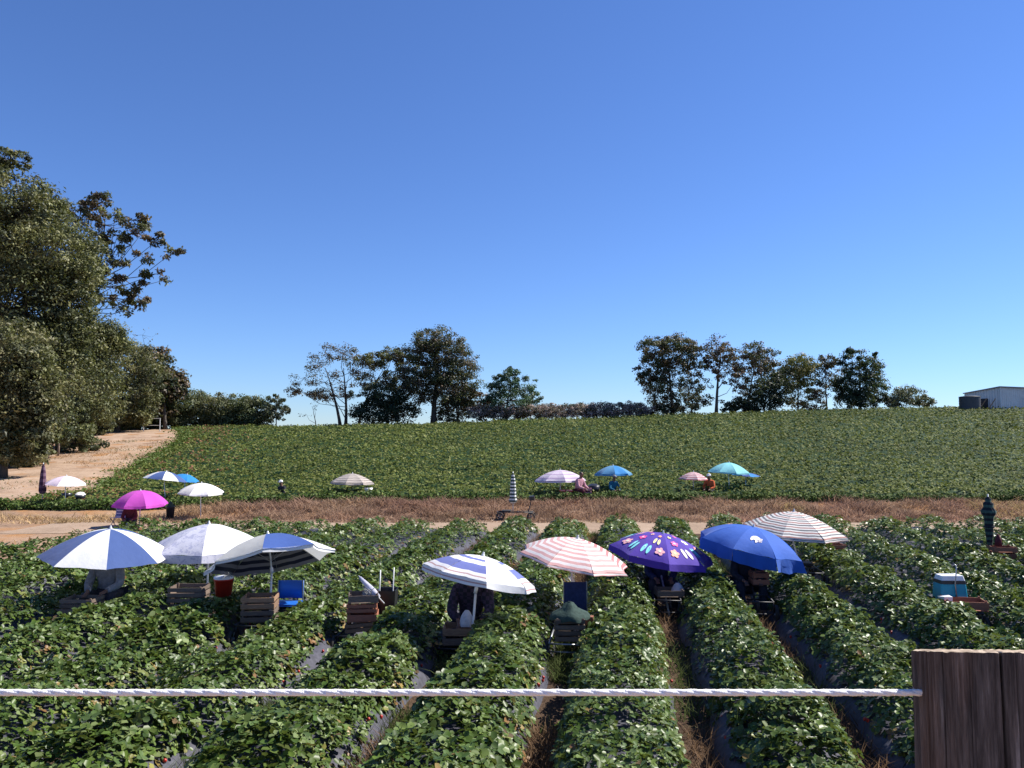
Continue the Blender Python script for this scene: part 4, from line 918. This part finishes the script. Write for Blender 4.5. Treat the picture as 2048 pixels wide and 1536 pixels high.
fs.append(tuple(range(K))); m.add(vs, fs); o = m.build('cloth_sheet', CL['green'], dc, True)
bk = empty('folding_seat', (at(1152, 1190, Y + .35).x, Y + .35, .28), 'navy fabric seat back behind the green-draped crates', 'seat')
m = MB(); m.box((0, .12, .33), (.30, .03, .42), jit=.012); m.build('backrest', CL['navy'], bk); m = MB(); m.box((0, -.05, .08), (.30, .30, .04), jit=.008); m.build('seat_pad', CL['navy'], bk)
for s in (-1, 1): m = MB(); m.tube([(s * .16, .12, 0), (s * .16, .13, .55)], .010, 6); m.build('side_tube', M['steel'], bk)
m = MB(); m.box((0, 0, 0), (.14, .11, .10), jit=.015)
tag(m.build('snack_box', M['crate_red'], loc=(X + .25, Y - .2, .45)), 'small brown box at the right of the green-draped crates', 'box')
m = MB(); m.box((0, 0, 0), (.34, .05, .02)); m.box((.0, .10, 0), (.34, .05, .02))
tag(m.build('loose_board', M['crate'], loc=(X - .02, Y - .75, .02)), 'pale board lying on the soil before the green-draped cart', 'board')
# 7 purple flowered umbrella ----------------------------------------------------
X, Y = ploc(0, 1324)
cart(X, Y - .1, 'cart under the purple flowered umbrella')
t, tp = umbrella(1326, 1067, Y + .3, .86, 'purple umbrella printed with colourful flowers and sandals', ['purple'], 8, -5, dome=.36, rot=-math.pi / 2 - .62, valance=.11, foot=(X + .02, Y - .35), fk=1.75)
PC = [((.80, .30, .22), (.75, .70, .30)), ((.75, .08, .30), (.8, .6, .6)), ((.20, .65, .70), (.6, .8, .8)), ((.75, .72, .35), (.6, .2, .3)), ((.80, .74, .76), (.3, .3, .7)), ((.78, .40, .42), (.8, .8, .6))]
for i, (a, b) in enumerate(PC):
    M['pa%d' % i] = simple('print_ink_%d' % i, a, .7, .05, 20, 0, 0); M['pb%d' % i] = simple('print_centre_%d' % i, b, .7, .05, 20, 0, 0)
def motif(kind, i, u, v, sz, ci):
    def P_(a, r_, off=.008, ou=0, ov=0):
        return tp(i, u + (ou + r_ * math.cos(a)) * sz / max(v, .3), v + (ov + r_ * math.sin(a)) * sz * .85, off)
    if kind == 'flower':
        m = MB(); n = 40; vs = [P_(0, 0)] + [P_(2 * math.pi * k / n, .62 + .38 * abs(math.cos(2.5 * 2 * math.pi * k / n))) for k in range(n)]
        m.add(vs, [(0, 1 + k, 1 + (k + 1) % n) for k in range(n)]); m.build('printed_flower', M['pa%d' % ci], t)
        m = MB(); vs = [P_(0, 0, .011)] + [P_(2 * math.pi * k / 12, .3, .011) for k in range(12)]
        m.add(vs, [(0, 1 + k, 1 + (k + 1) % 12) for k in range(12)]); m.build('flower_centre', M['pb%d' % ci], t)
    else:
        for s in (-1, 1):
            m = MB(); n = 16; vs = []
            for k in range(n):
                a = 2 * math.pi * k / n; vs.append(tp(i, u + (s * .5 + .36 * math.cos(a) * (1 - .2 * math.sin(a))) * sz / max(v, .3), v + 1.0 * math.sin(a) * sz * .95 + s * .01, .008))
            m.add([sum(vs, Vector()) / n] + vs, [(0, 1 + k, 1 + (k + 1) % n) for k in range(n)]); m.build('printed_sandal', M['pa%d' % ci], t)
            m = MB(); vs = [tp(i, u + (s * .5 + q[0]) * sz / max(v, .3), v + q[1] * sz, .012) for q in ((-.3, .1), (-.2, 0), (0, -.62), (.2, 0), (.3, .1), (0, -.38))]
            m.add(vs, [(0, 1, 2, 5), (5, 2, 3, 4)]); m.build('sandal_strap', M['pb%d' % ci], t)
q_ = 0
for i in range(8):
    motif('sandal' if i % 2 == 0 else 'flower', i, .27, .74, .13, [2, 0, 2, 5, 4, 0, 2, 5][i]); motif('flower' if i % 2 == 0 else 'sandal', i, .73, .74, .13, [5, 4, 0, 2, 5, 4, 0, 2][i])
    motif('flower' if i % 3 else 'sandal', i, .5, .46, .10, [3, 1, 4, 0, 3, 1, 5, 1][i]); motif('flower', i, .5, .24, .06, [0, 3, 1, 5, 0, 3, 1, 5][i])
person(X - .02, Y + .30, 'picker in navy sitting in the shade of the purple flowered umbrella', CL['navy'], CL['dark'], 'scarf', CL['navy'], lean=.04, sc=.95)
b = MB(); b.lathe([(.001, 0), (.10, 0), (.105, .05), (.07, .12), (.03, .16), (.001, .165)], 14); tag(b.build('white_bag', M['bag'], None, True, (X + .16, Y - .3, .37)), 'white plastic bag on the cart under the purple umbrella', 'bag')
crate((X, Y - .40, .355), 'black crate in front of the picker in navy', mat='crate_old', h=.12, nsl=1, w=.42)
# 8 blue umbrella ---------------------------------------------------------------
X, Y = ploc(1, 1500)
cart(X, Y, 'cart under the plain blue umbrella')
t, tp = umbrella(1507, 1054, Y + .35, .86, 'royal blue umbrella with a small white print on the front', ['royal'], 12, -4, dome=.37, rot=-math.pi / 2 - .30, valance=.21, sag=.10, foot=(X - .01, Y - .25), fk=2.1, polemat='darkmetal', vwave=.05)
def dec(pl, nm, mat, i=0):
    m = MB(); vs = [tp(i, u, v, .008) for u, v in pl]; m.add([sum(vs, Vector()) / len(vs)] + vs, [(0, 1 + k, 1 + (k + 1) % len(vs)) for k in range(len(vs))]); m.build(nm, mat, t)
dec([(.34, .60), (.42, .55), (.55, .53), (.66, .55), (.72, .60), (.66, .64), (.58, .62), (.60, .70), (.52, .74), (.50, .66), (.42, .66), (.36, .70), (.33, .66)], 'white_emblem', M['pa4'])
for k in range(3): dec([(.62, .60 + k * .04), (.80 - k * .03, .59 + k * .04), (.80 - k * .03, .61 + k * .04), (.62, .62 + k * .04)], 'emblem_streak', M['pa4'])
m = MB(); m.tube([(0, 0, 0), (-.06, .02, .42)], .010, 6); tag(m.build('upright_pole', M['whitemetal'], None, True, (at(1598, 1165, Y + .2).x, Y + .2, .45)), 'short white pole below the right end of the royal blue umbrella', 'pole')
crate((at(1518, 1175, Y).x, Y, .50), 'light wooden crate on the cart under the royal blue umbrella', mat='crate_red', h=.2, nsl=2, w=.26, d=.24)
person(X - .03, Y + .35, 'picker in dark clothes hidden under the royal blue umbrella', CL['dark'], CL['dark'], 'scarf', CL['dark'], lean=.05, sc=.95)
# 9 beige striped umbrella -------------------------------------------------------
X, Y = ploc(2, 1585)
Y = 15.0; X = furrow(2, Y)
cart(X, Y, 'cart under the beige multi-striped umbrella')
umbrella(1588, 1023, Y + .2, .98, 'beige umbrella with thin brown and black stripes behind the royal blue one', ['multi'], 3, -3, dome=.38, rot=-math.pi / 2 - .2, valance=.06, foot=(X, Y), fk=1.5)
crate((at(1672, 1118, 16.4).x, 16.4, .42), 'lone brown crate right of the beige striped umbrella', mat='crate_red', h=.18, nsl=2, w=.32)
cart(at(1672, 1118, 16.4).x, 16.6, 'cart below the lone brown crate', seat=False)
# 10 teal cooler ------------------------------------------------------------------
X, Y = ploc(3, 1888)
cart(X, Y, 'cart carrying the teal cooler box')
crate((X - .02, Y - .38, .36), 'low reddish crate in front of the teal cooler box', mat='crate_red', h=.15, nsl=1, w=.56, d=.36, rot=-.25)
cb = empty('cooler_box', (X - .01, Y - .02, .38), 'teal cooler box with a white lid on a cart', 'cooler')
def hull(z0, z1, a0, b0, a1, b1, bev=.015):
    m = MB(); vs = []
    for z, a, b in ((z0, a0, b0), (z1, a1, b1)):
        vs += [(-a + bev, -b, z), (a - bev, -b, z), (a, -b + bev, z), (a, b - bev, z), (a - bev, b, z), (-a + bev, b, z), (-a, b - bev, z), (-a, -b + bev, z)]
    m.add(vs, [tuple(range(8))[::-1], tuple(range(8, 16))] + [(k, (k + 1) % 8, 8 + (k + 1) % 8, 8 + k) for k in range(8)]); return m
hull(0, .28, .21, .13, .185, .12).build('box_body', M['tealplastic'], cb)
hull(.285, .33, .19, .125, .185, .12).build('lid_band', M['blackplastic'], cb)
hull(.333, .40, .175, .115, .16, .10).build('lid', M['whiteplastic'], cb)
m = MB(); m.tube([(.02, -.14, .10), (.0, -.15, .30), (.03, -.14, .48), (.04, -.12, .56), (.02, -.10, .575), (-.005, -.10, .55)], .009, 7); m.build('hook_handle', M['steel'], cb, True)
m = MB(); m.box((0, 0, 0), (.14, .10, .06), jit=.02); tag(m.build('paper_packet', M['whiteplastic'], loc=(X - .24, Y - .32, .50)), 'crumpled white packet at the left of the teal cooler box', 'packet')
# 11 closed dark umbrella on crates ------------------------------------------------
X, Y = ploc(5, 1980); Y = 16.3; X = furrow(5, Y)
closed(1975, 993, 1092, Y - .1, 'closed dark green striped umbrella standing in crates at the far right', 'dkstr', foot=(at(1976, 1000, Y - .1).x, Y), w=.12, cloth=.98, pf=[(.1, 0), (.45, .05), (.35, .10), (.7, .14), (.65, .22), (1.05, .30), (1.0, .36), (.7, .42), (.62, .6), (.5, .8), (.36, 1.0)])
cart(X, Y, 'cart at the far right below the closed dark umbrella')
for s in range(2): crate((X + .02 * s, Y - .25, .36 + .125 * s), ['lower crate under the closed dark umbrella', 'upper crate under the closed dark umbrella'][s], mat='crate_red', h=.12, nsl=1, w=.44, rot=-.15)
m = MB(); m.lathe([(.001, 0), (.07, 0), (.06, .12), (.03, .22), (.001, .24)], 12); tag(m.build('cloth_bundle', CL['maroon'], None, True, (X - .08, Y - .3, .61)), 'dark cloth bundle on the crates beside the closed dark umbrella', 'bundle')

# ------------------------------------------------------------------ umbrellas of the upper field and the track
def fy(px, py, ya=24, yb=60):     # distance where the ground is seen at this pixel
    for y in np.arange(ya, yb, .1):
        p = at(px, py, y)
        if h1(p.x, y) >= p.z: return float(y)
    return yb
def far(px, py, wpx, yfoot, label, fabs, Y=None, **kw):
    Y = Y or fy(px, yfoot); Rr = wpx / 2 * Y / F
    return umbrella(px, py, Y, Rr, label, fabs, ribs=True, **kw), Y
far(281, 981, 102, 1050, 'bright magenta umbrella beside the track', ['magenta'], Y=24.3, tr_=1, ta=-3, dome=.5, fk=2.2, valance=.07, rot=.2)
X = xat(272, 24.3)
person(X, 24.1, 'seated person in dark maroon under the magenta umbrella', CL['maroon'], CL['dark'], 'scarf', CL['dark'], zs=.12, face=math.pi + .3, sc=.82)
m = MB(); m.lathe([(.001, 0), (.13, 0), (.14, .30), (.12, .31)], 16); tag(m.build('seat_drum', M['blackplastic'], None, True, (X, 24.1, .012)), 'low black drum used as a seat under the magenta umbrella', 'drum')
ch = empty('striped_chair', (xat(245, 24.2), 24.2, 0), 'blue and white striped folding chair left of the magenta umbrella', 'chair')
FB['chair'] = fabric('chair_stripe', stops=stripes([(.7, .7, .75), (.08, .12, .35)], 9), trans=.1)
for (nm, vs) in (('backrest', [(-.2, .15, .30), (.2, .15, .30), (.2, .24, .70), (-.2, .24, .70)]), ('seat', [(-.2, -.2, .32), (.2, -.2, .32), (.2, .15, .30), (-.2, .15, .30)])):
    m = MB(); m.add(vs, [(0, 1, 2, 3)], [(0, 0), (1, 0), (1, 1), (0, 1)]); o = m.build(nm, FB['chair'], ch); s_ = o.modifiers.new('s', 'SOLIDIFY'); s_.thickness = .012
for sx in (-1, 1):
    m = MB(); m.tube([(sx * .21, -.2, 0), (sx * .21, .16, .32), (sx * .21, .245, .72)], .011, 6); m.build('side_frame', M['steel'], ch)
    m = MB(); m.tube([(sx * .21, .22, 0), (sx * .21, -.2, .33)], .011, 6); m.build('leg', M['steel'], ch)
m = MB(); m.lathe([(.001, 0), (.12, 0), (.12, .16), (.06, .20), (.001, .2)], 14); tag(m.build('white_sack', M['bag'], None, True, (xat(260, 24), 24.0, .01)), 'white sack on the ground between the striped chair and the seated person', 'sack')
bn = empty('litter_bin', (xat(345, 26.3), 26.3, h1(xat(345, 26.3), 26.3)), 'tall black bin standing at the dry grass right of the magenta umbrella', 'bin')
m = MB(); m.lathe([(.001, 0), (.11, 0), (.14, .42), (.15, .43), (.15, .46), (.12, .46), (.10, .05)], 18); m.build('bin_body', M['blackplastic'], bn, True)
m = MB(); m.lathe([(.001, .2), (.12, .44), (.09, .52), (.05, .60), (.001, .62)], 10); m.build('liner', CL['green'], bn, True)
far(403, 966, 88, 1030, 'cream white umbrella right of the magenta one', ['cream', 'white'], Y=26.6, tr_=3, ta=-3, dome=.40, valance=.05, rot=.3)
far(333, 943, 82, 1000, 'navy and white umbrella in the upper field, overlapped by the blue one', ['navy', 'white'], Y=30.4, tr_=6, ta=6, dome=.42, fk=1.9, rot=-math.pi / 2 - .9)
far(374, 949, 52, 1000, 'small bright blue umbrella beside the navy and white one', ['brblue'], Y=31.4, tr_=16, ta=-4, dome=.36, rot=.1)
far(133, 952, 78, 1005, 'pinkish white umbrella at the edge of the dirt road', ['pinkw', 'white', 'white', 'pinkw'], Y=29.8, tr_=4, ta=-2, dome=.42, rot=.4)
closed(87, 928, 985, 29.8, 'closed dark purple umbrella on a white pole by the dirt road', 'pudk', w=.11, cloth=1.05, skirt=1.0)
for px, py, Yq, l, mt in ((138, 985, 31, 'small dark tub in the upper field under the pinkish umbrella', 'blackplastic'), (165, 992, 30.2, 'dark basket with a pale cloth in the upper field right of the pinkish umbrella', 'blackplastic')):
    b = empty('tub', (xat(px, Yq), Yq, h1(xat(px, Yq), Yq) + .28), l, 'tub')
    m = MB(); m.lathe([(.001, 0), (.15, 0), (.19, .18), (.17, .18)], 14); m.build('tub_body', M[mt], b, True)
    if px > 150: m = MB(); m.lathe([(.19, .18), (.12, .27), (.001, .29)], 12); m.build('cover', CL['white'], b, True)
Y9 = 31
person(xat(569, 29.9), 29.9, 'small picker in dark clothes with a pale cap, alone in the upper field', CL['dark'], CL['dark'], 'cap', CL['white'], zs=.1, sc=.8, face=math.pi - .5)
far(705, 947, 88, 1000, 'beige umbrella alone in the left half of the upper field', ['beige'], Y=30.2, tr_=1, ta=1, dome=.40, valance=.07, fk=1.7, polemat='darkmetal', rot=.5)
m = MB(); m.lathe([(.001, 0), (.14, 0), (.17, .2), (.15, .2)], 12); tag(m.build('tub', M['whiteplastic'], None, True, (xat(738, 30), 30, h1(xat(738, 30), 30) + .25)), 'grey tub under the beige umbrella in the upper field', 'tub')
closed(1026, 946, 1012, 26.6, 'closed green and white striped umbrella standing on the trolley by the bank', 'gwstr', w=.10, cloth=.92, skirt=1.25)
tc = cart(xat(1030, 26.2), 26.2, 'long black trolley standing on the track before the dry bank', rot=math.pi / 2 - .08, seat=True, hz=.28, wr=.14, L=.6)
m = MB(); m.tube([(0, -.45, .28), (.02, -.52, .55), (.0, -.55, .72)], .018, 6); m.box((0, -.57, .74), (.30, .16, .14), jit=.01); m.build('handle_box', M['darkmetal'], tc)
far(1120, 940, 102, 1000, 'lavender pink umbrella in the middle of the upper field', ['lav'], Y=30.0, tr_=-1, ta=1, dome=.38, valance=.07, fk=1.9, rot=.2)
person(xat(1155, 29.4), 29.4, 'picker in a pink shirt under the lavender umbrella', CL['pink'], CL['maroon'], None, zs=.3, sc=.95, face=math.pi + .9)
m = MB(); 
bx_ = empty('basket', (xat(1172, 29.3), 29.3, h1(xat(1172, 29.3), 29.3) + .15), 'pale pink crate right beside the picker in the pink shirt', 'basket')
for z in range(3): m = MB(); m.box((0, -.13, .05 + z * .13), (.36, .015, .08)); m.box((0, .13, .05 + z * .13), (.36, .015, .08)); m.box((-.18, 0, .05 + z * .13), (.015, .24, .08)); m.box((.18, 0, .05 + z * .13), (.015, .24, .08)); m.build('side_band', CL['pink'], bx_)
m = MB(); m.box((0, 0, 0), (.5, .3, .16), jit=.02); tag(m.build('red_box', M['redplastic'], loc=(xat(1132, 29.3), 29.3, h1(xat(1132, 29.3), 29.3) + .35)), 'flat dark red box left of the picker in the pink shirt', 'box')
far(1226, 931, 74, 990, 'sky blue umbrella right of the lavender one', ['sky', 'sky', 'brblue', 'sky'], Y=31.2, tr_=-1, ta=2, dome=.44, valance=.07, rot=.1)
person(xat(1224, 30.6), 30.6, 'picker in teal clothes under the sky blue umbrella', CL['teal'], CL['dark'], 'cap', CL['greyshirt'], zs=.15, sc=.85, face=math.pi + .4)
m = MB(); m.lathe([(.001, 0), (.2, 0), (.24, .26), (.22, .26), (.12, .32), (.001, .33)], 14); tag(m.build('tub', M['blackplastic'], None, True, (xat(1187, 30.3), 30.3, h1(xat(1187, 30.3), 30.3) + .25)), 'dark blue tub between the lavender and the sky blue umbrella', 'tub')
far(1387, 944, 62, 990, 'small pink striped umbrella in the upper field', ['pinkstr'], Y=31.0, tr_=2, ta=-1, dome=.46, rot=.3)
person(xat(1419, 30.6), 30.6, 'picker in an orange shirt right of the small pink striped umbrella', CL['orange'], CL['dark'], 'cap', CL['white'], zs=.2, sc=.85, face=math.pi - .6)
far(1458, 925, 84, 990, 'pale cyan umbrella at the right end of the upper field group', ['cyan'], Y=31.5, tr_=3, ta=0, dome=.44, valance=.05, rot=.35)
far(1492, 945, 58, 990, 'low blue umbrella tucked under the pale cyan one', ['brblue', 'blue2'], Y=32.2, tr_=3, ta=-2, dome=.2, rot=.3)

# ------------------------------------------------------------------ fence post and rope
Yp = 1.32
pl = at(1834, 1385, Yp).x; pr_ = at(2078, 1385, Yp).x; pc = (pl + pr_) / 2 + .006; rp = (pr_ - pl) / 2
ztop = at(1834, 1311, Yp - rp).z + .004
gz = h1(pc, Yp)
post = empty('fence_post', (pc, Yp, gz), 'thick weathered round wooden post in the right foreground', 'post')
n, mz = 720, 90; H = ztop - gz
th = np.linspace(0, 2 * np.pi, n, endpoint=False)
cr = [(-1.82, .014, .034), (-2.63, .009, .018), (-3.30, .045, .012), (-1.40, .007, .007), (-2.25, .005, .005), (-1.15, .016, .010), (-2.95, .010, .007), (-2.02, .008, .005), (-1.6, .008, .005), (-.9, .02, .01), (1.2, .03, .015)]
V = []
zz = np.linspace(-.1, 1, mz)
for f in zz:
    z = f * H
    wob = .035 * math.sin(z * 9) + .02 * math.sin(z * 23)
    r_ = rp * (1 + .012 * np.sin(3 * th + z * 2) + .008 * np.sin(7 * th + 1))
    r_ = r_ - .0010 * (vnoise(th * 22, np.full(n, z * 2.5), 1, 60) - .5) * 2 - .0012 * (vnoise(th * 60, np.full(n, z * 4.), 1, 61) - .5) * 2
    for a0, w, d in cr:
        dd = (th - (a0 % (2 * np.pi)) - wob * .35 + np.pi) % (2 * np.pi) - np.pi
        r_ = r_ - d * np.exp(-(dd / w) ** 2) * (.6 + .4 * math.sin(z * 5 + a0 * 7))
    x = r_ * np.cos(th); y = r_ * np.sin(th)
    zf = z - (y / rp) * 0 * f
    ztilt = np.where(f > .93, -(y + rp) * math.tan(R(14.2)) * (f - .93) / .07, 0)
    V.append(np.stack([x, y, z + ztilt + (f > .98) * .002 * (vnoise(th * 14, th * 0, 1, 62) - .5)], 1))
V = np.concatenate(V); i = np.arange(mz - 1)[:, None] * n + np.arange(n)[None]; i2 = np.arange(mz - 1)[:, None] * n + (np.arange(n)[None] + 1) % n
Fa = np.stack([i, i2, i2 + n, i + n], -1).reshape(-1, 4)
mw, t_, out = newmat('post_wood'); p = nd(t_, 'ShaderNodeBsdfPrincipled', Roughness=.85); p.inputs['Specular IOR Level'].default_value = .2
mp = nd(t_, 'ShaderNodeMapping'); mp.inputs['Scale'].default_value = (48, 48, 3.4); t_.links.new(objc(t_), mp.inputs[0])
n1 = noise(t_, 1.6, 8, mp.outputs[0], .7)
mp2 = nd(t_, 'ShaderNodeMapping'); mp2.inputs['Scale'].default_value = (9, 9, 1.4); t_.links.new(objc(t_), mp2.inputs[0])
n2 = noise(t_, 1, 5, mp2.outputs[0], .6)
c = ramp(t_, n1, [(.32, (.018, .015, .014)), (.45, (.062, .052, .047)), (.56, (.12, .102, .092)), (.70, (.27, .24, .22))])
c = mixc(t_, ramp(t_, n2, [(.50, (0, 0, 0)), (.66, (.5, .5, .5))]), c, mixc(t_, n1, (.05, .026, .017), (.26, .145, .085)))
t_.links.new(c, p.inputs['Base Color']); t_.links.new(bump(t_, n1, .9, .004), p.inputs['Normal']); t_.links.new(p.outputs[0], out.inputs[0])
link('timber', npmesh('timber', V, Fa, smooth=True), mw, post)
rim = V[-n:]; VV = [rim]; 
for k, s in enumerate((.94, .8, .6, .4, .2, .02)):
    q = rim * [s, s, 0]; q[:, 2] = H - (q[:, 1] + rp) * math.tan(R(14.2)) + .004 * (vnoise(th * 14 * min(1, s * 1.1), th * 0 + s * 9, 1, 63) - .5) + .001
    VV.append(q)
V = np.concatenate(VV); i = np.arange(6)[:, None] * n + np.arange(n)[None]; i2 = np.arange(6)[:, None] * n + (np.arange(n)[None] + 1) % n
mt, t_, out = newmat('cut_wood'); p = nd(t_, 'ShaderNodeBsdfPrincipled', Roughness=.9)
wv = nd(t_, 'ShaderNodeTexWave', wave_type='RINGS', rings_direction='SPHERICAL', Scale=22, Distortion=1.5); t_.links.new(objc(t_), wv.inputs[0])
t_.links.new(ramp(t_, mixc(t_, .6, wv.outputs[1], noise(t_, 40, 6, objc(t_), .7)), [(.3, (.20, .14, .09)), (.7, (.46, .36, .26))]), p.inputs['Base Color']); t_.links.new(p.outputs[0], out.inputs[0])
link('cut_top', npmesh('cut_top', V, np.stack([i, i2, i2 + n, i + n], -1).reshape(-1, 4), smooth=True), mt, post)
# rope
r0 = at(1845, 1385, Yp); x0 = -3.2; LN = r0.x + .03 - x0
rope = empty('rope', (x0, Yp, r0.z), 'white twisted rope stretched from the left to the foreground post', 'rope')
m_rope = simple('rope_fibre', (.86, .83, .80), .8, .08, 400, 0, .4)
for s in range(3):
    st = int(LN / .0022); tt = np.linspace(0, 1, st); xx = tt * LN; ph = 2 * np.pi * xx / .085 + s * 2.094
    rr_ = .0017; cy, cz = rr_ * np.cos(ph), rr_ * np.sin(ph) - .006 * 4 * 0 * tt
    K = 7; rs = .0041 * (1 + .06 * rng.normal(size=st).clip(-1.5, 1.5))
    V = np.stack([np.stack([xx, cy + rs * math.cos(a), cz + rs * math.sin(a)], 1) for a in [2 * math.pi * k / K for k in range(K)]], 1).reshape(-1, 3)
    i = np.arange(st - 1)[:, None] * K + np.arange(K)[None]; i2 = np.arange(st - 1)[:, None] * K + (np.arange(K)[None] + 1) % K
    link('strand', npmesh('strand', V, np.stack([i, i + K, i2 + K, i2], -1).reshape(-1, 4), smooth=True), m_rope, rope)
fz = 700; xx = rng.uniform(0, LN, fz); a = rng.uniform(0, 6.28, fz); P = np.stack([xx, .0055 * np.cos(a), .0055 * np.sin(a)], 1)
V, Fa, C = scatter(P, np.stack([rng.normal(size=fz), -np.sin(a), np.cos(a)], 1), .007, np.tile([.7, .66, .62], (fz, 1)), (np.array([[0, 0, 0], [.5, -.03, .05], [1, 0, 0], [.5, .03, .05]]), [[0, 1, 2, 3]]))
link('fuzz', npmesh('fuzz', V, Fa, C), M['dry'], rope)['kind'] = 'stuff'
